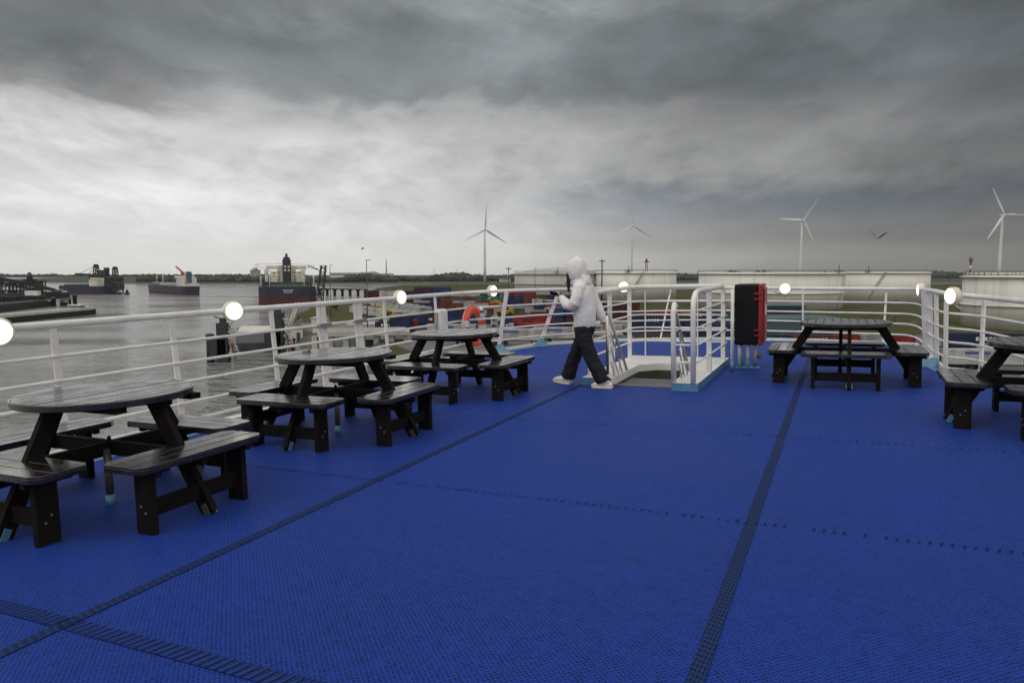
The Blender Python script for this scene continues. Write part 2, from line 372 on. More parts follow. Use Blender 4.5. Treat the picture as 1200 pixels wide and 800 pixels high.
M['trunk']=mat('tree_trunk',(.05,.04,.03),.9)
M['dark']=mat('dark_steel',(.030,.032,.036),.6,var=.35,vscale=.3)
M['pile']=mat('pile_dark',(.009,.010,.011),.7,var=.4,vscale=.6)
M['slate']=mat('slate_paint',(.020,.028,.036),.5,var=.2,vscale=.4)
M['navy']=mat('navy_hull',(.014,.018,.045),.5,var=.3,vscale=.08)
M['boot']=mat('red_boot_top',(.06,.014,.013),.6,var=.35,vscale=.15)
M['green_dk']=mat('green_deck',(.02,.075,.05),.6)
M['cream']=mat('cream_paint',(.62,.59,.50),.5,var=.1,vscale=.3)
M['offwhite']=mat('white_house_paint',(.66,.66,.63),.5,var=.08,vscale=.3)
M['redcrane']=mat('red_crane_paint',(.42,.06,.04),.5)
M['teal']=mat('teal_paint',(.035,.11,.12),.5)
M['tealgrey']=mat('teal_grey_roof',(.05,.09,.11),.5,var=.1,vscale=.05)
M['glass']=mat('dark_window',(.02,.025,.03),.15)
M['turbine']=mat('turbine_white',(.62,.63,.63),.4,var=.03)
M['brownpipe']=mat('rust_brown',(.14,.075,.045),.8,var=.4,vscale=.5)
M['yellow']=mat('yellow_paint',(.34,.24,.03),.5)
M['tyre']=mat('tyre_rubber',(.012,.012,.012),.8)
def tank_mat(name,c,rings):
    m=mat(name,c,.55,var=.06,vscale=.05,detail=8); nt=m.node_tree; N=nt.nodes; L=nt.links; b=N['Principled BSDF']
    tc=N.new('ShaderNodeTexCoord'); sp=N.new('ShaderNodeSeparateXYZ'); L.new(tc.outputs['Object'],sp.inputs[0])
    w=N.new('ShaderNodeMath'); w.operation='FRACT'; q=N.new('ShaderNodeMath'); q.operation='DIVIDE'; L.new(sp.outputs[2],q.inputs[0]); q.inputs[1].default_value=2.4; L.new(q.outputs[0],w.inputs[0])
    g=N.new('ShaderNodeMath'); g.operation='GREATER_THAN'; L.new(w.outputs[0],g.inputs[0]); g.inputs[1].default_value=.93
    # rust and dirt runs: vertical streaks
    mp=N.new('ShaderNodeMapping'); mp.inputs['Scale'].default_value=(1,1,.05); L.new(tc.outputs['Object'],mp.inputs[0])
    n=N.new('ShaderNodeTexNoise'); n.inputs['Scale'].default_value=.5; n.inputs['Detail'].default_value=7; L.new(mp.outputs[0],n.inputs[0])
    mr=N.new('ShaderNodeMapRange'); L.new(n.outputs[0],mr.inputs[0]); mr.inputs[1].default_value=.52; mr.inputs[2].default_value=.78; mr.inputs[3].default_value=0; mr.inputs[4].default_value=.38
    mx=N.new('ShaderNodeMath'); mx.operation='MULTIPLY_ADD'; L.new(g.outputs[0],mx.inputs[0]); mx.inputs[1].default_value=rings; L.new(mr.outputs[0],mx.inputs[2])
    src=b.inputs['Base Color'].links[0].from_socket
    k=N.new('ShaderNodeMix'); k.data_type='RGBA'; L.new(mx.outputs[0],k.inputs[0]); L.new(src,k.inputs[6]); k.inputs[7].default_value=(.22,.20,.16,1); L.new(k.outputs[2],b.inputs['Base Color'])
    return m
M['tank']=tank_mat('storage_tank_cream',(.72,.71,.67),.12)
M['tank_grey']=tank_mat('storage_tank_grey',(.44,.44,.42),.45)
M['hoodie']=mat('hoodie_fabric',(.73,.725,.72),.9,var=.05,vscale=18,bump=.25,bscale=120,spec=.15)
M['trouser']=mat('trouser_fabric',(.014,.014,.018),.8,var=.2,vscale=10,bump=.25,bscale=90,spec=.2)
M['skin']=mat('skin',(.50,.31,.22),.55,var=.05)
M['hair']=mat('hair',(.010,.008,.007),.5,var=.3,vscale=30)
M['clog']=mat('clog_rubber',(.72,.70,.64),.45,var=.04)
M['phone']=mat('phone_case',(.012,.012,.014),.2)

# ------------------------------------------------------------------ setting: water and land
def sheet(name,poly,z,m,label=None,thick=0):
    mb=MB()
    if thick: mb.prism(poly,z-thick,z)
    else: mb.add([(p[0],p[1],z) for p in poly],[tuple(range(len(poly)))])
    o=mb.build(name,m); tag(o,kind='structure'); return o
g=12000
mb=MB(); mb.add([(-3450,-260,ZW),(3450,-260,ZW),(3450,4980,ZW),(-3450,4980,ZW)],[(0,1,2,3)]); tag(mb.build('water',M['water']),kind='structure')
def P(u,v,z=ZL):
    p=pw(u,v,z); return (p.x,p.y)
land=[P(472,333.6),P(440,338),P(452,346.5),P(424,352),P(368,359),P(352,368),P(356,379),P(372,392),P(440,398),P(462,420),P(475,470),(-6,52),(60,48),(900,40),(3300,40),(3300,1300),(560,1120)]
def banked(name,poly,ztop,zbot,out,m1,m2):
    # ground with a sloping stone bank round it
    n=len(poly); c=Vector((sum(p[0] for p in poly)/n,sum(p[1] for p in poly)/n,0))
    a=sum(poly[i][0]*poly[(i+1)%n][1]-poly[(i+1)%n][0]*poly[i][1] for i in range(n))
    if a<0: poly=poly[::-1]
    ring=[]
    for i in range(n):
        p0,p1,p2=Vector(poly[i-1]),Vector(poly[i]),Vector(poly[(i+1)%n])
        e1=(p1-p0).normalized(); e2=(p2-p1).normalized(); nn=(Vector((e1.y,-e1.x))+Vector((e2.y,-e2.x)))
        nn.normalize(); ring.append(p1+nn*out)
    bm=bmesh.new()
    T=[bm.verts.new((p[0],p[1],ztop)) for p in poly]; B=[bm.verts.new((p.x,p.y,zbot)) for p in ring]
    ed=[bm.edges.new((T[i],T[(i+1)%n])) for i in range(n)]
    bmesh.ops.triangle_fill(bm,edges=ed,use_beauty=True)
    for f in bm.faces: f.material_index=0
    for i in range(n):
        f=bm.faces.new((B[i],B[(i+1)%n],T[(i+1)%n],T[i])); f.material_index=1
    bmesh.ops.recalc_face_normals(bm,faces=bm.faces)
    me=bpy.data.meshes.new(name); bm.to_mesh(me); bm.free(); me.materials.append(m1); me.materials.append(m2)
    o=bpy.data.objects.new(name,me); COL.objects.link(o); return tag(o,kind='structure')
banked('ground',land,ZL,ZW-1,6,M['grass'],M['rock'])
banked('far_shore',[(-1250,1700),(-640,1372),(-300,1365),(60,1380),(400,1480),(1800,1500),(3300,1600),(3300,4900),(-3300,4900),(-3300,3600),(-1700,2900)],ZW+3.2,ZW-1,8,M['tree'],M['rock'])
yard=[P(448,345),P(520,344),P(600,347.5),P(640,361),P(705,372),P(800,380),P(900,391),P(1000,398),P(1260,412),P(1500,470),(60,62),(0,66),P(520,470),P(482,412),P(452,400),P(430,398),P(402,388),P(398,374),P(440,352)]
sheet('yard_pavement',yard,ZL+.05,M['asphalt'])
sheet('terminal_road',[P(366,377.5),P(480,376),P(500,379),P(366,381.5)],ZL+.09,M['concrete'])
# low earth banks round the tank field
def ridge(px,zt,w,name='earth_bank'):
    mb=MB(); pts=[Vector((*P(*q),0)) for q in px]; vs=[];fs=[]
    for i,p in enumerate(pts):
        t=(pts[min(i+1,len(pts)-1)]-pts[max(i-1,0)]).normalized(); s=Vector((t.y,-t.x,0))
        k=0 if i in(0,len(pts)-1) else 1
        for o,h in ((-w,0),(-w*.3,zt*k),(w*.3,zt*k),(w,0)):
            q=p+s*o; vs.append((q.x,q.y,ZL+.02+h))
    for i in range(len(pts)-1):
        for j in range(3): a=i*4+j; fs.append((a,a+1,a+5,a+4))
    mb.add(vs,fs,True); return tag(mb.build(name,M['grass']),kind='structure')
ridge([(590,350),(620,352),(700,357),(780,362),(860,368),(950,371),(1050,376),(1120,392),(1240,402)],2.2,9)
ridge([(470,336.2),(520,336),(600,336),(700,338)],3.0,20)
ridge([(880,380),(960,383),(1060,388),(1150,405),(1240,416)],1.6,5)
ridge([(366,371),(380,366),(400,362),(416,366),(424,376)],2.6,9)
# ------------------------------------------------------------------ far woods (one mass each)
def woods(name,spans,seedv,m=M['tree']):
    rnd=random.Random(seedv); mb=MB()
    ico=bmesh.new(); bmesh.ops.create_icosphere(ico,subdivisions=2,radius=1); iv=[v.co.copy() for v in ico.verts]; fi=[tuple(v.index for v in f.verts) for f in ico.faces]; ico.free()
    for (x0,x1,y0,y1,zb,h0,h1,n) in spans:
        for k in range(n):
            t=(k+rnd.random())/n; x=x0+(x1-x0)*t+rnd.uniform(-4,4); y=y0+(y1-y0)*t+rnd.uniform(0,40)
            h=.86*rnd.uniform(h0,h1)*(.7+.5*mnoise.noise(Vector((x*.012,seedv,0)))+.18*mnoise.noise(Vector((x*.06,seedv,3)))); w=rnd.uniform(.20,.42)*h1
            off=Vector((rnd.random()*90,rnd.random()*90,0))
            vs=[]
            for v in iv:
                q=v*(1+.38*mnoise.noise(v*2.1+off)+.2*mnoise.noise(v*4.7+off)); vs.append((x+q.x*w,y+q.y*w,zb+h*.45+q.z*h*.55))
            mb.add(vs,fi,False)
    return tag(mb.build(name,m),kind='stuff')
zf=ZW+3
woods('far_woodland',[(-2400,-900,3300,3000,zf,12,20,500),(-720,-230,1420,1400,zf,11,19,620),(-640,-120,1440,1560,zf,12,20,480),(-240,40,1500,1600,zf,13,23,420),(-150,480,1640,1750,zf,14,25,560)],3)
tag(bpy.data.objects['far_woodland'],'dark woodland along the far bank of the river')
tag(woods('far_woodland',[(300,1500,2300,2300,zf,16,29,600),(700,2600,2600,2700,zf,18,31,600)],5),'dark woods behind the oil tanks under the rain cloud')
# ------------------------------------------------------------------ wind turbines
def turbine(px,hub_y,d,rot0,blade,label,yaw=0,thick=1.0):
    dr=ray(px,hub_y); s=d/dr.y; hp=C0+dr*s; base_z=ZL if d<1150 else ZW+3.2
    root=empty('wind_turbine',W(hp.x,hp.y,base_z,yaw),label,'wind turbine','wind turbines on the flat land')
    h=hp.z-base_z
    MB().lathe([(3.0*thick,0),(2.5*thick,h*.3),(1.9*thick,h*.7),(1.45*thick,h-2)],20).build('tower',M['turbine'],root)
    nb=MB(); nb.box(0,1.5,h,3.6,10,3.8); nb.build('nacelle',M['turbine'],root,bevel=.8)
    hb=MB(); hb.lathe([(.05,-2.6),(1.2,-2.2),(1.9,-1),(2.0,1.2),(1.6,1.8)],16,M3=Matrix.Rotation(R(90),3,'X').inverted().to_3x3(),c=(0,-5.2,h)); hub=hb.build('hub',M['turbine'],root)
    for k in range(3):
        a=R(rot0+120*k); dv=Vector((math.sin(a),0,math.cos(a))); sv=Vector((dv.z,0,-dv.x))
        vs=[];fs=[]; prof=[(0.0,1.1,1.1,0),(.05,1.1,1.1,0),(.16,2.6,.8,.5),(.4,2.0,.5,.45),(.7,1.3,.3,.4),(.93,.75,.2,.3),(1.0,.2,.1,.1)]
        for (t,w,th,tw) in prof:
            c=Vector((0,-6.0-t*t*2.0,h))+dv*(t*blade)
            for q in range(8):
                an=2*PI*q/8; o=Vector((math.cos(an)*w*thick,math.sin(an)*th*thick)); ct,st=math.cos(tw),math.sin(tw)
                vs.append(c+sv*(o.x*ct-o.y*st)+Vector((0,1,0))*(o.x*st+o.y*ct))
        for i in range(len(prof)-1):
            for q in range(8): fs.append((i*8+q,i*8+(q+1)%8,(i+1)*8+(q+1)%8,(i+1)*8+q))
        fs.append(tuple(range(len(vs)-8,len(vs))))
        mbb=MB(); mbb.add(vs,fs,True); mbb.build('blade',M['turbine'],root)
    return root
turbine(568,269,1500,2,50,'white wind turbine rising behind the far field, leftmost of the four',R(15))
turbine(741,264.5,1750,1,56,'slender pale wind turbine behind the tank next to the hooded person',R(10),.85)
turbine(940,258.5,1350,33,47,'white wind turbine with one blade to the left, above the widest tank',R(5))
turbine(1175,252,1250,-27,50,'white wind turbine with one blade to the right, at the right edge',R(-5),1.1)
# ------------------------------------------------------------------ storage tanks
def tank(cx,cy,r,h,m,label,dome=0,stairs=1.0,bands=(.9,),z0=ZL):
    root=empty('storage_tank',W(cx,cy,z0),label,'storage tank','oil storage tanks beyond the container yard')
    mb=MB(); mb.lathe([(r,0),(r,h),(r-.3,h),(r-.3,h-1.0)],72); mb.build('shell',m,root)
    MB().lathe([(r-.35,h-1.2),(.01,h-1.2+.02+dome)] if not dome else [(r-.35,h-1.0),(r*.55,h-.2+dome*.7),(.01,h+dome)],72).build('roof',M['tank_grey'],root)
    for b in bands:
        w=MB(); w.lathe([(r+.05,h*b),(r+.9,h*b),(r+.9,h*b+.35),(r+.05,h*b+.35)],72); w.build('wind_girder',m,root)
    st=MB(); a0=-PI/2+stairs; n=34
    for k in range(n):
        a=a0+k*.26/n*40/r; z=h*(k+1)/n; st.box((r+.5)*math.cos(a),(r+.5)*math.sin(a),z,.8,.8,.12,a)
    st.tube([((r+1.1)*math.cos(a0+k*.26/n*40/r),(r+1.1)*math.sin(a0+k*.26/n*40/r),h*(k+1)/n+1) for k in range(n)],.12,4)
    for k in range(0,n,3):
        a=a0+k*.26/n*40/r; z=h*(k+1)/n; st.box((r+1.1)*math.cos(a),(r+1.1)*math.sin(a),z+.5,.15,.15,1.0,a)
    st.build('stair',M['concrete'],root)
    rl=MB(); rl.tube([((r+.6)*math.cos(2*PI*k/60),(r+.6)*math.sin(2*PI*k/60),h+1.0) for k in range(60)],.07,4,closed=True)
    for k in range(60): rl.box((r+.6)*math.cos(2*PI*k/60),(r+.6)*math.sin(2*PI*k/60),h+.5,.1,.1,1.0)
    rl.build('railing',M['darkgrey'],root)
    pl=MB(); pl.box((r+.2)*math.cos(a0),(r+.2)*math.sin(a0),h+.6,3,3,.3,a0); pl.tube([((r)*math.cos(a0+.02),(r)*math.sin(a0+.02),h),(r*math.cos(a0+.02),r*math.sin(a0+.02),h+3.5)],.2,5); pl.build('platform',M['darkgrey'],root)
    return root
def tank_px(x0,x1,ytop,ybase,m,label,**k):
    yb=17.95*F/(ybase-HZ)       # distance of the near face on the ground
    a0=math.atan((x0-600)/F); a1=math.atan((x1-600)/F); mid=(a0+a1)/2; half=(a1-a0)/2
    n=yb/math.cos(mid); r=n*math.sin(half)/(1-math.sin(half)); c=n+r
    zt=H+(HZ-ytop)/F*yb
    return tank(c*math.sin(mid),c*math.cos(mid),r,zt-ZL,m,label,**k)
tank_px(603,706,319,351,M['tank_grey'],'grey ribbed storage tank with a low dome, left of the person\'s hood',dome=3.5,bands=(.92,.55,.2),stairs=-.1)
tank_px(697,792,318,352,M['tank'],'cream storage tank directly right of the hooded person',bands=(.93,),stairs=-.35)
tank_px(818,988,319,362.5,M['tank'],'widest cream storage tank behind the black cabinet',bands=(.95,.42),stairs=.75)
tank_px(984,1089,318.5,354,M['tank'],'cream storage tank behind the far right table',bands=(.95,),stairs=-.85)
tank_px(1130,1250,319.5,355,M['tank'],'cream storage tank half hidden behind the stained nearest tank',bands=(.95,),stairs=.3)
tank_px(1126,1330,323,388,M['tank'],'nearest storage tank with dark stains at the right edge',bands=(.96,.42),stairs=.9)
tank_px(1268,1420,319,362,M['tank_grey'],'grey storage tank beyond the right edge',bands=(.95,))
# ------------------------------------------------------------------ masts
def mast(px,yt,yb,label,kind='lamp',r=.10):
    b=pw(px,yb); hp=C0+ray(px,yt)*(b.y/ray(px,yt).y); h=hp.z-ZL
    root=empty('light_mast',W(b.x,b.y,ZL),label,'light mast','light masts over the yard and tanks')
    MB().lathe([(r*1.6,0),(r,h)],8).build('pole',M['darkgrey'],root)
    if kind=='flood':
        m=MB(); m.box(0,0,h,3.4,.4,.5); m.box(0,0,h+.5,.9,.3,.6); m.build('lamp_head',M['darkgrey'],root)
    else:
        m=MB(); m.box(.5,0,h+.05,1.3,.35,.18); m.build('lamp_head',M['darkgrey'],root)
for a in [(388,311,372,'thin lamp mast above the jetty, just right of the tanker'),(431,305,392,'tall thin lamp mast by the quay left of the lamp'),(509,316,352,'lamp mast in front of the far woods, left of the leftmost turbine'),(535,315,346,'lamp mast behind the lifebuoy post'),(627,314,362,'dark pole in front of the grey ribbed tank'),(1109,328,372,'dark pole between the two right tanks'),(1048,352,385,'short lamp post on the grass in front of the right tank')]:
    mast(a[0],a[1],a[2],a[3])
mast(596,315,352,'floodlight mast beside the grey ribbed tank','flood',.22)
mast(705,306,356,'dark equipped mast rising behind the person\'s hood','flood',.32)
def radar_mast():
    b=pw(757,345); root=empty('signal_mast',W(b.x,b.y,ZL),'small brown signal mast standing on the skyline right of the second turbine','mast')
    h=C0.z+(319-307)/F*b.y-ZL
    m=MB(); 
    for sx,sy in((-1,-1),(1,-1),(1,1),(-1,1)): m.bar((sx*1.2,sy*1.2,0),(sx*.5,sy*.5,h),.25,.25)
    for k in range(8): z=h*k/8; m.box(0,0,z,2.2-1.2*k/8,2.2-1.2*k/8,.2)
    m.build('lattice',M['brownpipe'],root); q=MB(); q.box(0,0,h,5,1,.6); q.lathe([(.9,0),(.9,2),(.3,2.6)],10,c=(0,0,h)); q.build('antenna',M['brownpipe'],root)
radar_mast()
def beacon():
    p=C0+ray(1137,319)*(1500/ray(1137,319).y); root=empty('beacon_tower',W(p.x,p.y,ZW+3.2),'small red and white beacon tower on the right skyline','tower')
    h=p.z-ZW-3.2+22
    for k in range(5):
        MB().lathe([(1.9,h*k/5),(1.9,h*(k+1)/5)],10).build('band',M['brownpipe'] if k%2==0 else M['offwhite'],root)
    MB().lathe([(3.0,h),(3.8,h+3),(3.2,h+6),(1,h+8)],12).build('lantern',M['brownpipe'],root)
beacon()
# ------------------------------------------------------------------ far buildings
def building(px0,px1,ytop,d,label,m,zb=None,steps=(),depth=20,wins=(4,3)):
    zb=ZW+3.2 if zb is None else zb
    a=C0+ray(px0,ytop)*(d/ray(px0,ytop).y); b=C0+ray(px1,ytop)*(d/ray(px1,ytop).y); w=b.x-a.x; h=a.z-zb
    root=empty('building',W((a.x+b.x)/2,d,zb),label,'building','buildings on the far shore')
    m1=MB(); m1.box(0,depth/2,h/2,w,depth,h); 
    for (u,s,hh) in steps: m1.box(u*w,depth/2,h+hh/2,s*w,depth*.6,hh)
    m1.build('wall',m,root)
    nx,nz=wins
    for i in range(nz):
        q=MB(); q.box(0,-.05,h*(i+.6)/nz,w*.92,.3,h/nz*.32); q.build('window_band',M['darkgrey'],root)
    r_=MB(); r_.box(0,depth/2,h+.4,w+1,depth+1,.8); r_.build('roof',M['darkgrey'],root)
building(53,64,326.5,2600,'pale square block, leftmost of the far shore buildings',M['concrete'],wins=(4,4))
building(66,74,326.5,2600,'narrow pale block second in the row on the far shore',M['concrete'],wins=(4,4))
building(76,86,325.8,2600,'pale block third in the row behind the crane ship',M['concrete'],wins=(4,4))
building(88,99,325.5,2600,'pale block just left of the crane ship\'s wheelhouse',M['concrete'],wins=(4,4))
building(293,302,316.5,1800,'stepped grey tower block left of the tanker',M['concrete'],steps=((0,.45,6),),wins=(3,8))
building(386,420,320,1750,'long low white shed right of the tanker',M['offwhite'],depth=40,wins=(4,2))
building(422,440,319.5,1750,'white factory block with a flat roof beside the long low shed',M['offwhite'],depth=40,steps=((.2,.3,3),),wins=(4,3))
building(443,458,321,1750,'white low block under the tall thin chimney',M['offwhite'],depth=40,wins=(4,2))
building(585,598,326.5,1500,'small pale shed at the foot of the far trees, left of the grey tank',M['offwhite'],wins=(3,1))
def chimney(px,yt,d,label):
    p=C0+ray(px,yt)*(d/ray(px,yt).y); root=empty('chimney',W(p.x,p.y,ZW+3.2),label,'chimney')
    MB().lathe([(2.2,0),(1.3,p.z-ZW-3.2)],12).build('stack',M['concrete'],root)
chimney(452.5,304,1760,'tall thin pale chimney above the white factory'); 
# ------------------------------------------------------------------ ships
def hull(mb_root,L,B,Hh,boot,m_top,m_boot,bow=.16,stern=.06,flare=.0):
    # local: x along length (bow +x), z=0 at waterline
    st=[]; n=22
    for i in range(n+1):
        t=i/n; x=-L/2+L*t
        w=1.0
        if t>1-bow: w=math.sqrt(max(0,1-((t-(1-bow))/bow)**2))
        if t<stern: w=.80+.20*math.sin(t/stern*PI/2)
        sh=Hh*(1+.12*max(0,(t-.85)/.15)**2)
        st.append((x,B/2*w,sh))
    for part,zlo,zhi,m in (('boot_top',-1.5,boot,m_boot),('hull',boot,None,m_top)):
        mb=MB(); vs=[];fs=[]
        for (x,w,sh) in st:
            for s in (-1,1):
                for z in (zlo,(zhi if zhi is not None else sh)):
                    k=.86+.14*min(1,max(0,(z+1.5)/Hh)) if w<B*.49 else 1
                    vs.append((x,s*w*k,z))
        for i in range(n):
            a=i*4; b=a+4
            fs+= [(a,a+1,b+1,b),(a+2,b+2,b+3,a+3),(a+1,a+3,b+3,b+1),(a,b,b+2,a+2)]
        fs+=[(0,2,3,1),(n*4,n*4+1,n*4+3,n*4+2)]
        mb.add(vs,fs); mb.build(part,m,mb_root)
def ship_tanker():
    c=pw(338,357.5,ZW); yaw=math.atan2(c.x,c.y)   # stern on to the camera
    L=185; B=37.5; Hh=12.2
    dirv=Vector((math.sin(yaw-R(2.0)),math.cos(yaw-R(2.0)),0)); cen=c+dirv*L/2
    root=empty('tanker_ship',W(cen.x,cen.y,ZW,math.atan2(dirv.y,dirv.x)),'navy and dark red cargo ship seen stern-on with dark funnel and white deckhouse','ship')
    hull(root,L,B,Hh,5.8,M['navy'],M['boot'],stern=.03)
    s=-L/2
    m=MB(); m.box(s+13,0,Hh+1.6,8,B*.86,3.2); 
    m.build('poop_deckhouse',M['green_dk'],root)
    m=MB(); m.box(s+22,0,Hh+5.2,16,21,10.4); m.box(s+20,0,Hh+12.2,12,12,4.4); m.box(s+24,0,Hh+13,8,27,2.6)
    m.box(s+16,-8.2,Hh+3.5,8,4,7); m.box(s+16,8.2,Hh+3.5,8,4,7)
    dh=m.build('deckhouse',M['cream'],root)
    q=MB()
    for r_ in range(4):
        for k in range(6):
            if abs(k-2.5)<1.2: continue
            q.box(s+13.9,(k-2.5)*3.4,Hh+2.2+r_*2.4,.12,.9,.8)
    q.build('window',M['glass'],dh)
    m=MB(); m.box(s+12,0,Hh+10.8,6,5.4,16); m.box(s+12,0,Hh+19.4,4.6,4,1.6); m.tube([(s+12,0,Hh+19.5),(s+12,0,Hh+22.5)],.9,8); fn=m.build('funnel',M['slate'],root,bevel=.3)
    q=MB()
    for a,b in ((-1.2,13.6),(1.2,13.6),(-1.2,11.2),(1.2,11.2)): q.box(s+8.9,a,Hh+b,.15,1.3,1.3)
    q.build('funnel_mark',M['cream'],fn)
    q=MB()
    for r_,(w,nn) in enumerate(((7.0,8),(5.4,6))):
        for k in range(nn): q.box(s-.12,(k-(nn-1)/2)*w/nn,Hh-2.2-r_*1.3,.1,w/nn*.62,.75)
    q.build('stern_lettering',M['offwhite'],root)
    for (yy,xx,hh) in ((-17.2,s+6,7),(17,s+30,6.5),(-11,s+8,6),(11.5,s+8,7.5)):
        q=MB(); q.tube([(xx,yy,Hh),(xx,yy,Hh+hh)],.32,6); q.box(xx,yy,Hh+hh,1.0,2.0,.9); q.build('vent_post',M['offwhite'],root)
    for (y0,y1,x0,zz) in ((13,19,s+42,16.5),(-13,-20,s+55,16)):
        q=MB(); q.tube([(x0,y0,Hh),(x0,y0,Hh+9)],1.0,8); q.box(x0,y0,Hh+10,3,3,3); q.build('deck_crane',M['offwhite'],root)
        jib=MB(); e=(x0,math.copysign(21,y0) if y0>0 else -21,Hh+zz-1)
        jib.bar((x0,y0*.5,Hh+8.5),e,.45,.5); jib.bar((x0,y0*.4,Hh+16),e,.3,.3); jib.bar((x0,0,Hh+16),(x0,y0*.4,Hh+16),.6,.6); jib.build('crane_jib',M['offwhite'],root)
    q=MB()
    for yy in (-17.6,17.6):
        q.bar((s+1,yy,Hh+1.1),(s+60,yy,Hh+1.1),.12,.12)
        for k in range(20): q.box(s+1+k*3,yy,Hh+.55,.12,.12,1.1)
    q.bar((s+.6,-14,Hh+1.1),(s+.6,14,Hh+1.1),.12,.12)
    for k in range(12): q.box(s+.6,-14+k*2.55,Hh+.55,.12,.12,1.1)
    q.build('railing',M['offwhite'],root)
    for yy in (-14.5,14.5):
        q=MB(); q.box(s+10,yy,Hh+2.9,7.5,2.4,1.8); q.build('lifeboat',M['brownpipe'],root,bevel=.6)
    return root
ship_tanker()
def ship_bulk2():
    st=pw(226,346,ZW); bw=Vector((-392,800,ZW)); d=(bw-st); L=d.length; cen=(st+bw)/2
    root=empty('bulk_carrier',W(cen.x,cen.y,ZW,math.atan2(d.y,d.x)),'dark hulled ship with teal funnel and red crane, in mid river','ship')
    Hh=8.6; B=17
    hull(root,L,B,Hh,2.6,M['navy'],M['boot'])
    s=-L/2
    m=MB(); m.box(s+17,0,Hh+4.2,13,15,8.4); m.box(s+22,0,Hh+9,6,17,1.8); m.box(s+5,0,Hh+1.3,8,14,2.6); dh=m.build('deckhouse',M['offwhite'],root)
    q=MB()
    for k in range(5):
        for r_ in range(3):
            for s_ in(-1,1): q.box(s+12.5+k*2.4,s_*7.55,Hh+1.8+r_*2.6,1.0,.12,.9)
    q.build('window',M['glass'],dh)
    MB().box(s+10,0,Hh+8.6,5,4.5,11).build('funnel',M['teal'],root,bevel=.4)
    q=MB(); q.tube([(s+27,0,Hh),(s+27,0,Hh+13)],.9,8); q.box(s+27,0,Hh+12,3,3,3.4); q.bar((s+27,0,Hh+13.5),(s+37,3,Hh+19),1.1,1.3); q.build('deck_crane',M['redcrane'],root)
    q=MB()
    q.bar((s+30,0,Hh+2.6),(L/2-6,0,Hh+2.6),2.4,.5)
    for k in range(9): q.box(s+34+k*7,0,Hh+1.3,.5,6,2.6)
    q.build('deck_piping',M['cream'],root)
    for k in (.2,.36): 
        q=MB(); q.tube([(L*k,0,Hh),(L*k,0,Hh+12.5)],.35,6); q.box(L*k,0,Hh+8,.5,3,.5); q.build('mast',M['cream'],root)
    q=MB(); q.box(s+3,5,Hh+3.4,5,2,2); q.build('lifeboat',M['orange'],root,bevel=.5)
ship_bulk2()
def lattice(mb,a,b,w,n,t):
    a=Vector(a);b=Vector(b)
    for sx,sy in((-1,-1),(1,-1),(1,1),(-1,1)):
        mb.bar(a+Vector((sx*w/2,sy*w/2,0)),b+Vector((sx*w/3,sy*w/3,0)),t,t)
    for k in range(n):
        p=a.lerp(b,k/n);q=a.lerp(b,(k+1)/n)
        mb.bar(p+Vector((-w/2,-w/2,0)),q+Vector((w/2,-w/2,0)),t*.6,t*.6); mb.bar(p+Vector((w/2,w/2,0)),q+Vector((-w/2,w/2,0)),t*.6,t*.6)
        mb.box(q.x,q.y,q.z,w,w,t*.6)
def ship_crane():
    a=pw(72,344.5,ZW); b=pw(127,344.8,ZW); d=b-a; L=d.length; cen=(a+b)/2
    root=empty('bulk_carrier',W(cen.x,cen.y,ZW,math.atan2(d.y,d.x)+PI),'long navy ship under tall unloading cranes at the left river bank','ship')
    Hh=8.2; hull(root,L,14,Hh,1.6,M['navy'],M['boot'],bow=.1)
    m=MB(); m.box(-14,0,Hh+3.2,9,10,7.4); m.box(-15,0,Hh+7.5,6,12,1.8); m.build('deckhouse',M['cream'],root)
    m=MB(); m.box(6,0,Hh+.9,26,9,1.8); m.build('hatch_cover',M['dark'],root)
    def cr(px0,label,hgt,boom,base_y=344):
        p=pw(px0,base_y,ZW); p.y+=16
        r=empty('unloading_crane',W(p.x,p.y,ZW),label,'crane','tall unloading cranes at the coal terminal')
        m=MB(); lattice(m,(0,0,0),(0,0,hgt*.62),10,5,1.1); m.box(0,0,hgt*.55,12,9,5); m.build('portal',M['dark'],r)
        m=MB(); lattice(m,(0,0,hgt*.6),(0,0,hgt),4.5,4,.9); m.box(0,0,hgt,3,3,3); m.build('mast',M['dark'],r)
        if boom:
            m=MB(); m.bar((4,0,hgt*.66),(-22,0,hgt*.70),1.4,1.8); m.bar((0,0,hgt),(-18,0,hgt*.71),.35,.35); m.bar((0,0,hgt*.97),(8,0,hgt*.66),.4,.4); m.bar((-4,0,hgt*.85),(-8,0,hgt*.7),.4,.4); m.build('boom',M['dark'],r)
            m=MB(); m.box(7,0,hgt*.72,9,8,7); m.box(11,0,hgt*.86,4,4,4); m.build('machine_house',M['dark'],r)
        else:
            m=MB(); m.box(0,0,hgt*.28,13,10,7); m.build('machine_house',M['dark'],r)
        return r
    cr(104,'unloading crane with a long boom reaching left over the navy ship',29,True)
    cr(126.5,'dark lattice tower crane at the right end of the navy ship',26.5,False)
    cr(112,'stubby unloading crane close behind the ship\'s cream deckhouse',22,False)
ship_crane()
def pontoon(px0,px1,py,h,label):
    a=pw(px0,py,ZW);b=pw(px1,py,ZW); c=(a+b)/2
    r=empty('work_boat',W(c.x,c.y,ZW),label,'boat','small work boats by the ships'); L=(b-a).length
    m=MB(); m.prism([(-L/2,-2),(L/2-2,-2),(L/2,0),(L/2-2,2),(-L/2,2)],-.5,1.6); m.build('hull',M['pile'],r); m=MB(); m.box(-L*.1,0,2.6,L*.3,3,h); m.tube([(-L*.1,0,2),(-L*.1,0,h+4)],.2,5); m.build('wheelhouse',M['dark'],r)
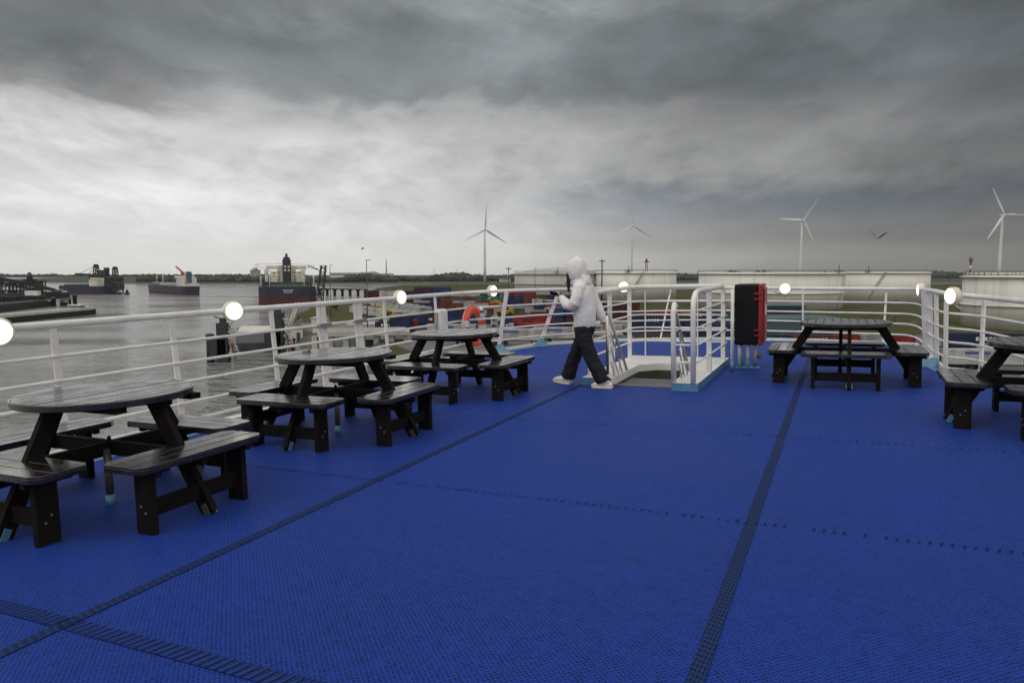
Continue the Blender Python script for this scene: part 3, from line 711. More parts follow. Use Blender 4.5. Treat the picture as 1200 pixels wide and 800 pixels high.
pontoon(128,143,344.6,2.4,'low dark work boat right of the crane tower')
pontoon(147,152,344.8,3.4,'tiny dark tug between the two river ships')
pontoon(224,232,343.2,2.6,'small dark tug at the stern of the mid river ship')
# inland barge
def barge(pa,pb,B,label,cargo,cabin=True,Hh=2.6,name='cargo_barge'):
    a=pw(*pa,ZW);b=pw(*pb,ZW); d=b-a; L=d.length; c=(a+b)/2
    r=empty(name,W(c.x,c.y,ZW,math.atan2(d.y,d.x)),label,'barge','barges moored at the coal terminal')
    w=B/2
    MB().prism([(-L/2,-w),(-L/2,w),(L/2-7,w),(L/2,w*.35),(L/2,-w*.35),(L/2-7,-w)],-1,Hh).build('hull',M['pile'],r)
    m=MB(); 
    for s_ in(-1,1): m.box(-L*.02,s_*(w-1.1),Hh+.6,L*.80,.5,1.2)
    for s_ in(-1,1): m.box(-L*.02+s_*L*.4,0,Hh+.6,.5,B-1.8,1.2)
    m.build('coaming',M['concrete_l'] if cargo=='pale' else M['dark'],r)
    m=MB(); m.box(-L*.02,0,Hh+.5,L*.795,B-2.8,1.05); m.build('hatch_cover',M['concrete'] if cargo=='pale' else M['dark'],r)
    if cabin:
        m=MB(); m.box(L/2-14,0,Hh+1.7,4,5,1.2); m.box(L/2-14,0,Hh+2.7,5.5,7,.35); m.box(L/2-7.5,0,Hh+.8,7,6,1.5); cb=m.build('wheelhouse',M['offwhite'],r)
        m=MB(); m.box(L/2-14,0,Hh+1.75,4.1,5.1,.6); m.build('window',M['glass'],cb)
        m=MB(); m.tube([(L/2-2,0,Hh),(L/2-2,0,Hh+3.5)],.1,5); m.build('mast',M['dark'],r)
    return r
barge((-25,381),(109,367.5),10,'long low barge with pale hatch covers nearest to the left railing','pale')
barge((-60,372),(57,358),11,'dark barge moored beside the steel jetty at the far left','dark',cabin=False,Hh=3.2)
barge((-60,357),(78,348.5),13,'broad dark barge lying under the conveyor bridge','dark',cabin=True,Hh=4.5)
# terminal at the far left
def terminal():
    b=pw(-20,350,ZW)
    r=empty('conveyor_bridge',W(0,0,0),'long sloping conveyor bridge coming down to the water at the far left','conveyor')
    def at(u,v,d): return C0+ray(u,v)*(d/ray(u,v).y)
    m=MB(); p0=at(-60,318,520); p1=at(0,326.5,560); p2=at(40,334,600); p3=at(72,342,640)
    for a,c in ((p0,p1),(p1,p2),(p2,p3)): m.bar(a,c,3.0,2.2)
    m.build('gantry',M['dark'],r)
    for t in (0,.2,.4,.6,.8):
        m=MB(); p=p0.lerp(p3,t); q=Vector((p.x,p.y,ZW)); m.bar(q+Vector((-3,0,0)),p,.8,.8); m.bar(q+Vector((3,0,0)),p,.8,.8); m.bar(q+Vector((-3,0,5)),q.lerp(p,.7)+Vector((1,0,0)),.4,.4)
        m.build('trestle',M['dark'],r)
    for i,(u0,u1,yt,d,lb) in enumerate([(2,14,331,640,'dark steel plant frame, leftmost under the conveyor'),(15,27,333,660,'grey steel plant frame with pale panels under the conveyor'),(27,34,327,650,'tall dark hopper house with a cap above the conveyor'),(35,45,329,680,'slim dark transfer tower left of the navy ship'),(-30,1,329,600,'wide dark plant frame cut off by the left edge')]):
        a=at(u0,yt,d);c=at(u1,yt,d); w=c.x-a.x; h=a.z-ZW
        rr=empty('plant_tower',W((a.x+c.x)/2,d,ZW),lb,'plant tower','steel towers of the coal terminal')
        m=MB()
        for k in range(4):
            for s_ in(0,1): m.box(-w/2+w*k/3,s_*10,h*.5,.8,.8,h)
        for z in (.25,.5,.75,1): m.box(0,5,h*z-.3,w,11,.7)
        m.build('frame',M['dark'],rr)
        pm=M['concrete'] if i==1 else M['slate']; MB().box(0,5,h*.88,w*.7,7,h*.22).build('panel',pm,rr); MB().box(w*.1,5,h*.35,w*.5,7,h*.2).build('panel',pm,rr)
        if i==2: m=MB(); m.lathe([(w*.45,h),(w*.45,h+3),(w*.2,h+6)],10,c=(0,5,0)); m.build('cap',M['dark'],rr)
    for i,(u,yt,yb) in enumerate([(63,350,359),(75,352,358.5),(82,351,358),(88,346.5,357)]):
        b=pw(u,yb,ZW); h=(H-(yt-HZ)/F*b.y)-ZW
        rr=empty('mooring_dolphin',W(b.x,b.y,ZW),['dark mooring dolphin left of the others behind the pale barge','short dark mooring pile, second from left behind the pale barge','thin dark mooring pile with a bracket behind the pale barge','tallest round mooring dolphin behind the pale barge'][i],'mooring dolphin','mooring dolphins in the harbour')
        m=MB(); w=[1.4,2.2,.8,1.3][i]
        if i==1: m.box(0,0,h*.3,3.6,3,h*.9); m.tube([(-1,0,0),(-1,0,h)],.5,8)
        else: m.lathe([(w,-2),(w,h*.8),(w*1.15,h*.82),(w,h)],10)
        m.build('pile',M['pile'],rr)
        m=MB(); m.lathe([(w*1.2,h),(w*1.2,h+.5),(w*.5,h+1.2)],10); m.build('cap',M['slate'],rr)
    # jetty the dark barge lies at
    a=pw(-60,357.5,ZW); c=pw(54,354.5,ZW)
    rr=empty('steel_jetty',W(0,0,0),'dark steel jetty on short piles at the far left','jetty')
    z=ZW+5; m=MB(); m.bar((a.x,a.y,z),(c.x,c.y,z),7,1.0); m.build('jetty_deck',M['dark'],rr)
    m=MB()
    for k in range(22):
        p=a.lerp(c,k/21); m.tube([(p.x,p.y-2.5,ZW-1),(p.x,p.y-2.5,z)],.45,6)
    pl=m.build('pile',M['pile'],rr)
    m=MB(); p=a.lerp(c,.86); m.box(p.x,p.y,z+2,9,4,3.4); m.build('cabin',M['offwhite'],rr)
terminal()
# ------------------------------------------------------------------ trestle jetty beside the tanker, quay, linkspan
def trestle():
    a=pw(374,346,ZW);c=pw(428,347.5,ZW)
    r=empty('trestle_jetty',W(0,0,0),'grey trestle jetty between the tanker and the shore containers','jetty')
    z=ZW+6.5; m=MB(); m.bar((a.x,a.y,z),(c.x,c.y,z),6,1.0); m.bar((a.x,a.y-3,z+2.6),(c.x,c.y-3,z+2.6),.5,.5); m.build('jetty_deck',M['dark'],r)
    for k in range(7):
        p=a.lerp(c,k/6+.02); m=MB()
        for s_ in (-2.3,2.3): m.tube([(p.x,p.y+s_,ZW-1),(p.x,p.y+s_,z)],.8,7)
        m.box(p.x,p.y,z-1,2.5,7,1.2); m.build('pile_bent',M['pile'],r)
    m=MB(); p=pw(374,352,ZW); lattice(m,(p.x,p.y,ZW),(p.x+4,p.y,ZW+27),5,6,.7); m.bar((p.x,p.y,ZW+24),(p.x-9,p.y+4,ZW+27),.8,.8); t=m.build('loading_tower',M['dark'],r)
trestle()
def quay():
    # pale ramp deck on columns in front of the terminal
    a=pw(372,389,ZL+2.6); c=pw(478,387,ZL+2.6)
    r=empty('quay_ramp',W(0,0,0),'pale concrete ramp deck on white columns behind the round tables','ramp')
    m=MB(); m.bar((a.x,a.y,ZL+2.2),(c.x,c.y,ZL+2.2),9,.9); m.build('ramp_deck',M['concrete'],r)
    m=MB(); m.bar((a.x,a.y-4.6,ZL+3.3),(c.x,c.y-4.6,ZL+3.3),.25,1.1); m.build('parapet',M['concrete_l'],r)
    for k in range(7):
        p=a.lerp(c,k/6); m=MB(); m.box(p.x,p.y-2,(ZW+ZL+1.8)/2,1.3,2.5,ZL+1.8-ZW); m.build('column',M['concrete'],r)
    # linkspan tower and pontoon
    b=pw(323,422,ZW); 
    def tower(px,py,ytop,label,w):
        b=pw(px,py,ZW); h=H-(ytop-HZ)/F*b.y-ZW
        r=empty('linkspan_tower',W(b.x,b.y,ZW),label,'tower','slate blue linkspan towers')
        m=MB(); m.box(0,0,h/2,w,w,h); m.box(0,0,h+.6,w*.5,w*.5,1.2); m.box(-w*.4,0,h*.35,w*1.6,w,h*.5); m.build('column',M['slate'],r,bevel=.1)
        m=MB(); 
        for k in range(9): m.box(w*.9+random.uniform(-.3,.5),random.uniform(-.6,.6),h*(.25+.075*k),1.4,1.2,.5)
        m.bar((w*.6,-.8,h*.2),(w*1.6,-.8,h*.9),.2,.2); m.bar((w*1.6,-.8,h*.2),(w*.6,-.8,h*.9),.2,.2)
        m.build('machinery',M['concrete'],r)
        m=MB(); m.bar((w*1.2,-1,h*.08),(w*.9,-1,h*.5),.5,.5); m.build('rust_stain_strut',M['brownpipe'],r)
        return r
    tower(263,424,378,'slate blue linkspan tower standing in the water beside dark piles',2.6)
    tower(327,417,366,'slate blue linkspan tower with a white ladder beside it',2.8)
    for (px,py,yt,lb,w) in [(247,424,391,'dark mooring pile nearest the left, in the water behind the railing',.9),(255,421,398,'short dark mooring pile between the tall pile and the slate tower',.7),(342,414,396,'dark mooring pile in front of the white quay boxes',1.0)]:
        b=pw(px,py,ZW); h=H-(yt-HZ)/F*b.y-ZW
        rr=empty('mooring_pile',W(b.x,b.y,ZW),lb,'mooring pile','mooring piles by the linkspan'); m=MB(); m.lathe([(w,-2),(w,h-.6)],12); m.build('pile',M['pile'],rr); m=MB(); m.lathe([(w*1.15,h-.6),(w*1.15,h-.2),(w*.6,h+.1)],12); m.build('cap',M['dark'],rr)
    # pontoon with a pale deck
    a=pw(268,412,ZW+3); c=pw(335,408,ZW+3)
    rr=empty('pontoon',W(0,0,0),'grey floating pontoon with a white deck between the slate towers','pontoon')
    m=MB(); A=pw(272,412,ZW);B_=pw(336,411,ZW);Cc=pw(336,391,ZW);Dd=pw(283,391,ZW)
    m.prism([(q.x,q.y) for q in (A,B_,Cc,Dd)],ZW-.5,ZW+2.4); m.build('pontoon_hull',M['dark'],rr)
    m=MB(); m.prism([(q.x,q.y) for q in (A.lerp(Dd,.55),B_.lerp(Cc,.55),Cc,Dd)],ZW+2.5,ZW+2.9); m.build('pontoon_deck',M['concrete_l'],rr)
    # ladder
    b=pw(337,400,ZW); r=empty('gangway',W(b.x,b.y,ZW),'small white lattice gangway leaning beside the slate tower','gangway'); m=MB()
    for s_ in (0,1.0): m.bar((s_,0,4),(3+s_,0,12.5),.22,.22); 
    for k in range(8): m.bar((3*k/8,0,4+8.5*k/8),(3*k/8+1.0,0,4+8.5*k/8),.15,.15)
    m.bar((0,0,4),(4,0,12.5),.12,.12); m.build('lattice',M['offwhite'],r)
    for i,(px,py,w,h,lb) in enumerate([(372,384,4,3,'white quay cabin near the grass mound'),(346,398,5,4.4,'white boxy quay housing beside the dark pile')]):
        b=pw(px,py,ZL if i<1 else ZW+1); r=empty('quay_cabin',W(b.x,b.y,ZL if i<1 else ZW),lb,'cabin','white cabins on the quay')
        m=MB(); m.box(0,3,h/2,w,6,h); cb=m.build('wall',M['concrete_l'],r,bevel=.05)
        m=MB(); m.box(0,3,h+.15,w+.5,6.5,.3); m.build('roof',M['concrete'],r)
        m=MB(); m.box(w*.2,-.03,h*.4,1.1,.1,h*.7); m.build('door',M['darkgrey'],r)
quay()
sheet('quay_apron',[P(352,379),P(400,377),P(440,396),P(376,391),P(356,387)],ZL+.12,M['asphalt'],thick=4.0)
# ------------------------------------------------------------------ containers
CC={'navy blue':(0.012, 0.02, 0.06),'bright blue':(.012,.035,.10),'rust red':(0.1, 0.028, 0.022),'maroon':(0.05, 0.012, 0.014),'red':(0.2, 0.018, 0.018),'white':(.36,.36,.35),'pale grey':(0.26, 0.27, 0.27),'teal':(0.02, 0.08, 0.085),'mustard':(0.24, 0.18, 0.04),'brown':(0.08, 0.045, 0.03),'purple':(0.035, 0.022, 0.09),'green':(0.035, 0.1, 0.06),'orange':(0.35, 0.09, 0.02)}
CM={k:mat('container_'+k.replace(' ','_'),v,.6,var=.38,vscale=.45,detail=9,spec=.25) for k,v in CC.items()}
PROTO={}
def container_proto(col,L):
    key=(col,L)
    if key in PROTO: return PROTO[key]
    Wd,Hh=2.44,2.6; mb=MB(); m=CM[col]
    # corrugated sides
    n=int(L/.28); 
    for s_ in(-1,1):
        vs=[];fs=[]
        for k in range(n+1):
            x=-L/2+.15+(L-.3)*k/n; y=s_*(Wd/2-(.0 if (k//2)%2 else .06)); vs+=[(x,y,.15),(x,y,Hh-.12)]
        for k in range(n):
            a=2*k; fs.append((a,a+2,a+3,a+1) if s_<0 else (a,a+1,a+3,a+2))
        mb.add(vs,fs)
        mb.box(0,s_*(Wd/2-.05),.08,L,.12,.16); mb.box(0,s_*(Wd/2-.05),Hh-.06,L,.12,.12)
        for e in(-1,1): mb.box(e*(L/2-.08),s_*(Wd/2-.08),Hh/2,.16,.17,Hh)
    mb.box(0,0,Hh-.1,L-.1,Wd-.1,.06); mb.box(0,0,.12,L-.1,Wd-.1,.08); mb.box(-L/2+.06,0,Hh/2,.06,Wd-.2,Hh-.2)
    d=MB(); d.box(L/2-.05,0,Hh/2,.06,Wd-.3,Hh-.25)
    for y in (-.75,-.35,.35,.75): d.tube([(L/2,y,.15),(L/2,y,Hh-.15)],.03,5)
    body=mb.build('body',m); door=d.build('door',m); 
    marks=MB()
    rr=random.Random(hash(col)%1000 if False else len(col)*7+int(L))
    for k in range(5): marks.box(-L*.12+k*.85,-Wd/2-.012,1.55,.55,.02,.75)
    for k in range(3): marks.box(L*.5-.0+.03,-.55+k*.5,2.0,.02,.3,.22)
    mk=marks.build('lettering',M['offwhite'])
    PROTO[key]=(body.data,door.data,mk.data)
    for q in (body,door,mk): bpy.data.objects.remove(q)
    return PROTO[key]
def container(x,y,z,rz,col,L,label,group):
    bd,dd,md=container_proto(col,L)
    r=empty('shipping_container',W(x,y,z,rz),label,'shipping container',group)
    sel=[('body',bd),('door',dd)]
    if y<330 and col not in ('white','pale grey') and random.random()<.45: sel.append(('lettering',md))
    for nm,me in sel:
        o=bpy.data.objects.new(nm,me); COL.objects.link(o); o.parent=r
    return r
ORD=['first','second','third','fourth','fifth','sixth','seventh','eighth','ninth','tenth','eleventh','twelfth','thirteenth','fourteenth']
def crow(phrase,px0,py0,yaw,stacks,L=12.2,gap=.5,dirv=None):
    """stacks: list of columns, each a list of colours bottom-up"""
    p=pw(px0,py0); d=Vector((math.cos(R(yaw)),math.sin(R(yaw)),0))
    step=L+gap if dirv is None else 2.44+.35
    dd=d if dirv is None else Vector((-d.y,d.x,0))*dirv
    for i,stk in enumerate(stacks):
        for k,c in enumerate(stk):
            if c is None: continue
            q=p+dd*(step*i)
            tier='' if len(stk)==1 else (['bottom tier','second tier','third tier','fourth tier'][k]+', ')
            if len(stacks)==1:
                lab=f"{c} shipping container, {tier}{phrase}"
            else:
                lab=f"{c} container, {ORD[i]} from left, {tier}{phrase}"
            container(q.x,q.y,ZL+.06+2.62*k,R(yaw),c,L,lab,'containers in the yard below the bow')
nv,bb,rr_,mr_,rd,wh,pg,tl,mu,br_,pu,gn='navy blue','bright blue','rust red','maroon','red','white','pale grey','teal','mustard','brown','purple','green'
crow('quay end right of the trestle jetty',438,349,-8,[[mr_,mr_]],13.6)
crow('yellow ended unit on the quay',445.5,349,-8,[[mu,mu]],3.0)
crow('pair behind the second lamp',455,349.5,-8,[[wh,wh]])
crow('long stack before the far field',475,350,-6,[[nv,nv],[bb,nv,mr_],[nv,nv,bb]],12.2)
crow('farthest row before the grass',505,352,-4,[[nv],[br_],[rr_,pg],[nv,nv],[gn],[rr_],[nv],[bb]],12.2)
crow('row behind the lifebuoy',517,358,-4,[[rr_],[pg],[rd,gn],[nv],[rr_,br_],[nv,nv],[br_]],12.2)
crow('row right of the white trailers',470,361,-4,[[rr_,mr_],[nv],[rr_],[pg]],12.2)
crow('low row between second and third posts',482,370,-5,[[mr_],[rr_],[pg]],12.2)
crow('row under the white float box',500,379,-5,[[mr_],[bb,nv],[nv]],12.2)
crow('stack left of the leaning post',607,357,-3,[[bb,bb,rd]],12.2)
crow('stack behind the leaning posts',615.5,357.5,-3,[[nv,bb,rd],[bb,nv]],12.2)
crow('far line behind the white vans',640,362.5,-2,[[nv],[nv],[bb],[nv]],12.2)
crow('pair in the open yard left of the person',648,368,0,[[rd,rd]],6.1)
crow('open yard beside the red pair',655,368,0,[[nv]],6.1)
crow('open yard left of the reach stacker',570,369,8,[[br_],[None],[gn]],6.1)
crow('long load behind the leaning posts',627,388,-4,[[nv,rd]],13.6)
crow('end on block left of the person',655,391,88,[[nv,nv,bb],[nv,mr_,nv],[nv,nv,nv],[nv,rd,nv]],12.2,dirv=-1)
crow('dark load on a wagon in mid yard',640,373.5,-3,[[mr_],[br_],[nv]],12.2)
crow('maroon block right of the person',727,383,-4,[[mr_,mr_,mr_],[mr_]],12.2)
crow('row seen through the hatch railing',757,382.5,-3,[[nv,rd],[nv,rd],[nv,bb],[None]],12.2)
crow('navy pile behind the hatch railing',762,392,-3,[[nv,nv],[nv,nv],[nv]],12.2)
crow('mixed pile left of the black cabinet',810,386,-3,[[tl,mu],[mu,bb],[tl,pg]],6.1)
crow('nearest row below the bow',772,404,-4,[[br_],[nv,nv],[nv],[rr_]],12.2)
crow('row under the far right table',958,404,-2,[[nv],[rd],[pg],[rd],[pg]],6.1)
crow('purple unit beside the right corner plate',1064,404,-2,[[pu]],12.2)
crow('navy stack behind the right railing',1150,420,-6,[[nv,nv],[nv,bb]],13.6)
crow('row low behind the right railing',1100,431,-6,[[nv],[bb],[rr_]],12.2)
crow('quay units near the ramp',452,386.5,-10,[[nv],[bb]],6.1)
crow('small pile behind the second table',470,392,-10,[[nv,nv]],6.1)
# white trailers and vehicles
def trailer_proto():
    r=empty('semi_trailer',W(0,0,-500),'x','trailer','parked white semi trailers')
    L=13.2
    MB().box(0,0,2.55,L,2.5,2.75).build('cargo_box',CM['white'],r,bevel=.06)
    MB().box(0,0,1.05,L,1.1,.25).build('chassis',M['dark'],r)
    for s_ in(-1,1): MB().box(-1.5,s_*1.262,3.3,L*.34,.02,.5).build('side_stripe',M['navy_mark'],r)
    MB().box(L/2+.25,0,3.1,.5,1.9,1.3).build('cooling_unit',M['darkgrey'],r)
    for x in (-L/2+1.6,-L/2+2.9,-L/2+4.2):
        for s_ in(-1,1): MB().lathe([(.5,-.15),(.5,.15)],12,M3=Matrix.Rotation(R(90),3,'X'),c=(x,s_*1.05,.5)).build('wheel',M['tyre'],r)
    m=MB(); m.box(L/2-2.6,0,.6,.2,1.6,1.0); m.build('landing_leg',M['dark'],r)
    return r
TP=trailer_proto(); first=[True]
def trailer(px,py,yaw,label):
    global TP
    p=pw(px,py); 
    if first[0]: o=TP; first[0]=False
    else: o=copy_tree(TP)
    o.matrix_world=W(p.x,p.y,ZL+.06,R(yaw)); o['label']=label
for i in range(9):
    t=i/8; trailer(438+56*t,358.5+13*t,68,f"white semi trailer, {ORD[i]} from the left in the slanting rank")
for i in range(5): trailer(428+11*i,370+1.8*i,-15,f"white semi trailer, {ORD[i]} from left in the nearer rank")
for i in range(7): trailer(632+11.5*i,359.6+.9*i,-68,f"small white trailer, {ORD[i]} from left along the grass edge")
trailer(604,404,6,'white trailer with a long roof just beyond the bow edge, left one')
trailer(655,401.5,3,'white trailer between the leaning post and the person')
trailer(700,398,2,'white trailer seen between the person and the hatch rail')
trailer(560,404,5,'white trailer behind the lifebuoy')
trailer(530,397,-6,'white trailer behind the third table')
trailer(1150,434,-4,'white trailer under the right railing')
def truck(px,py,yaw,cab,label,cargo=None,name='lorry'):
    p=pw(px,py); r=empty(name,W(p.x,p.y,ZL+.06,R(yaw)),label,'lorry','lorries in the yard')
    m=MB(); m.box(3.0,0,2.1,2.2,2.45,2.7); m.box(2.6,0,3.6,1.4,2.2,.5); cb=m.build('cab',CM[cab],r,bevel=.15)
    m=MB(); m.box(4.12,0,2.5,.06,2.1,.9); m.box(3.2,-1.23,2.5,1.0,.06,.8); m.box(3.2,1.23,2.5,1.0,.06,.8); m.build('window',M['glass'],cb)
    MB().box(-2,0,.95,9,1.1,.3).build('chassis',M['dark'],r)
    if cargo: 
        m=MB(); m.box(-3,0,2.5,7.6,2.45,2.7); m.build('load',CM[cargo],r,bevel=.05)
    for x in (3.2,-3.5,-4.9):
        for s_ in(-1,1): MB().lathe([(.5,-.15),(.5,.15)],12,M3=Matrix.Rotation(R(90),3,'X'),c=(x,s_*1.05,.5)).build('wheel',M['tyre'],r)
truck(603,369.5,170,'white','white lorry cab facing left beside the yellow reach stacker')
truck(610,395,178,'white','white lorry with a pink striped load near the bow edge','red')
truck(650,371,180,'white','white lorry tractor without load in the open yard')
truck(712,392,175,'white','white lorry behind the person','pale grey')
truck(478,383,170,'white','white lorry in front of the blue container row','navy blue')
truck(497,389,185,'red','red cabbed lorry near the third table')
truck(1172,426,178,'white','white lorry beside the navy containers at the right','pale grey')
truck(1105,411,182,'white','white lorry with an open frame left of the navy stack')
truck(590,383,178,'white','low lorry chassis crossing the empty yard lane')
def stacker(px,py,label,yaw):
    p=pw(px,py); r=empty('reach_stacker',W(p.x,p.y,ZL+.06,R(yaw)),label,'reach stacker')
    m=MB(); m.box(0,0,1.6,7,3.2,1.4); m.box(-2.6,0,2.6,1.8,3.2,1.4); m.build('body',M['yellow'],r,bevel=.1)
    m=MB(); m.box(-.6,.4,3.2,1.8,1.4,1.8); m.build('cab',M['glass'],r)
    m=MB(); m.bar((-2.8,0,3.4),(4.6,0,6.2),.8,.9); m.box(5,0,5.6,1.2,6,.6); m.build('boom',M['yellow'],r)
    for x in(-2.6,2.2):
        for s_ in(-1,1): MB().lathe([(.9,-.35),(.9,.35)],14,M3=Matrix.Rotation(R(90),3,'X'),c=(x,s_*1.45,.9)).build('wheel',M['tyre'],r)
stacker(592,370,'yellow reach stacker standing next to the white lorry cab',165)
stacker(456,379,'yellow handling truck among the white trailers by the quay',150)
# teal building and pipe rack right of the cabinet
def shed(pxa,pya,w,dp,h,label,mw,mroof):
    p=pw(pxa,pya); r=empty('warehouse',W(p.x,p.y,ZL),label,'warehouse','warehouses between tanks and bow')
    m=MB(); m.box(w/2,dp/2,h/2,w,dp,h); m.build('wall',mw,r)
    m=MB(); m.box(w/2,dp/2,h+.2,w+.8,dp+.8,.4); m.build('roof',mroof,r)
    for k in range(int(w/5)): MB().box(2.5+k*5,-.04,h*.35,2.6,.1,h*.5).build('door',M['darkgrey'],r)
shed(893,388,13,20,7.5,'tall slate warehouse right of the black cabinet',M['slate'],M['tealgrey'])
shed(893,400,22,18,5.5,'long low teal grey warehouse with a flat roof nearer the bow',M['tealgrey'],M['tealgrey'])
shed(838,389,8,12,6,'small teal shed left of the black cabinet',M['teal'],M['tealgrey'])
def rack(px,py,n,label):
    p=pw(px,py); r=empty('barrier_fence',W(p.x,p.y,ZL),label,'fence'); m=MB()
    for k in range(n): m.box(k*1.1,0,1.2,.25,.25,2.4)
    m.bar((0,0,2.3),(n*1.1,0,2.3),.2,.2); m.bar((0,0,.4),(n*1.1,0,.4),.2,.2); m.build('bars',M['offwhite'],r)
rack(893,404,20,'white barred barrier fence below the teal warehouse')
mb=MB(); pts=[pw(588,341),pw(700,350)]

# ------------------------------------------------------------------ parked cars / tiny vans in the open yard
def van(px,py,col,label,yaw=0):
    p=pw(px,py); r=empty('parked_van',W(p.x,p.y,ZL+.06,R(yaw)),label,'van','vans parked in the yard')
    m=MB(); m.prism([(-2.6,-1),(2.2,-1),(2.2,1),(-2.6,1)],.4,1.3); m.prism([(-2.6,-.95),(1.4,-.95),(1.4,.95),(-2.6,.95)],1.3,2.2); m.build('body',CM[col],r,bevel=.12)
    m=MB(); m.box(1.44,0,1.7,.05,1.6,.6); m.box(.7,0,1.75,1.0,1.94,.5); m.build('window',M['glass'],r)
    for x in(-1.7,1.5):
        for s_ in(-1,1): MB().lathe([(.36,-.1),(.36,.1)],10,M3=Matrix.Rotation(R(90),3,'X'),c=(x,s_*.9,.36)).build('wheel',M['tyre'],r)
for i,(a,b,c,l) in enumerate([(423,361,'white','white van at the shore behind the double posts'),(415,362.5,'pale grey','grey van at the shore behind the double posts'),(378,378,'white','white van parked by the grass mound'),(575,376,'navy blue','dark van alone in the middle of the yard'),(618,375,'pale grey','grey van behind the leaning post')]): van(a,b,c,l,random.uniform(0,180))
# ================================================================== THE SHIP
BOW=[ # base pixel, top pixel, top height
 ((584,410),(594,340.6),1.15),((632,402.8),(656,339.0),1.13),((700,398.8),(719,338.0),1.11),((773.5,397),(786.5,337.3),1.10),
 ((860,396.3),(862,337.0),1.09),((941,398),(941,338.0),1.07),((1035,401.5),(1039,338.4),1.05),((1071,403),(1073,338.6),1.05),
 ((1090,420),(1086,339.8),1.05),((1098,427),(1097,341.5),1.04),((1108,432),(1109,344.4),1.04),((1149,436),(1153.5,348.2),1.04)]
bow=[]
for (b,t,z) in BOW:
    B=pd(b[0],b[1],0.03); ray_t=RD@ray(*t)
    k=(z-H)/ray_t.z; T=C0+ray_t*k
    # keep the lean of the post moderate: a metre at most
    T2=T.copy(); off=Vector((T.x-B.x,T.y-B.y))
    if off.length>1.0:
        # slide along the line of sight
        best=None
        for dd in np.linspace(.7,1.3,61):
            Q=C0+ray_t*k*dd; o=Vector((Q.x-B.x,Q.y-B.y)).length+abs(Q.z-z)*2.0
            if best is None or o<best[0]: best=(o,Q)
        T2=best[1]
    bow.append((B,T2))
STB=[(Vector((2.15,9.0,.03)),Vector((2.2,9.0,1.06))),(Vector((3.0,7.6,.03)),Vector((3.05,7.6,1.08))),(Vector((3.3,5.5,.03)),Vector((3.4,5.5,1.1))),(Vector((3.4,-7,.03)),Vector((3.5,-7,1.12)))]
PORTX=-6.6
# --- deck sheet with the stairwell hole
edge=[(-5.95,-8),(-5.95,10.4),(-6.0,11.8)]+[(b.x,b.y) for b,_ in bow]+[(b.x,b.y) for b,_ in STB]+[(3.4,-8)]
# push the outline a little outboard of the posts
hole=[(-2.78,9.42),(-1.95,9.42),(-1.95,11.05),(-2.55,11.05),(-2.78,10.8)]
bm=bmesh.new()
def loop(pts,z):
    vs=[bm.verts.new((x,y,z)) for x,y in pts]; return vs,[bm.edges.new((vs[i],vs[(i+1)%len(vs)])) for i in range(len(vs))]
v1,e1=loop(edge,0); v2,e2=loop(hole,0)
bmesh.ops.triangle_fill(bm,edges=e1+e2,use_beauty=True)
bmesh.ops.recalc_face_normals(bm,faces=bm.faces)
if sum(f.normal.z for f in bm.faces)<0: bmesh.ops.reverse_faces(bm,faces=bm.faces)
me=bpy.data.meshes.new('deck'); bm.to_mesh(me); bm.free(); me.materials.append(M['deck'])
o=bpy.data.objects.new('deck',me); COL.objects.link(o); o.matrix_world=D(); tag(o,kind='structure')
# hull below the deck, with a painted waterway and a white lip
mb=MB(); n=len(edge)
ed2=[Vector((x,y,0)) for x,y in edge]
cen=Vector((-2.0,3,0))
def outset(i,a):
    p0,p1,p2=ed2[i-1],ed2[i],ed2[(i+1)%n]; e1_=(p1-p0).normalized(); e2_=(p2-p1).normalized()
    nn=Vector((-e1_.y,e1_.x,0))+Vector((-e2_.y,e2_.x,0)); nn.normalize()
    return p1+nn*a
ring=[outset(i,.07) for i in range(n)]
vs=[];fs=[]
for i in range(n):
    a,b=ed2[i],ring[i]; vs+=[(a.x,a.y,.0),(a.x,a.y,.05),(b.x,b.y,.05),(b.x,b.y,-.5),(b.x,b.y,-19.5)]
for i in range(n):
    j=(i+1)%n
    for k in range(4): fs.append((i*5+k,i*5+k+1,j*5+k+1,j*5+k))
mb.add(vs,fs); o=mb.build('ship_hull',M['white'],M4=D()); tag(o,'white ship side and lip round the blue deck','ship hull',kind='structure')
inr=[outset(i,-.16) for i in range(n)]
vs=[];fs=[]
for i in range(n): vs+=[(ed2[i].x,ed2[i].y,.004),(inr[i].x,inr[i].y,.004)]
for i in range(n):
    j=(i+1)%n
    if i<2: continue
    fs.append((2*i,2*j,2*j+1,2*i+1))
mb=MB(); mb.add(vs,fs); tag(mb.build('deck_waterway',M['blue'],M4=D()),kind='structure')
mb=MB(); 
mb.add([(-5.95,-8,.004),(-5.86,-8,.004),(-5.86,11.2,.004),(-5.95,10.4,.004)],[(0,1,2,3)])
tag(mb.build('deck_waterway',M['blue'],M4=D()),kind='structure')
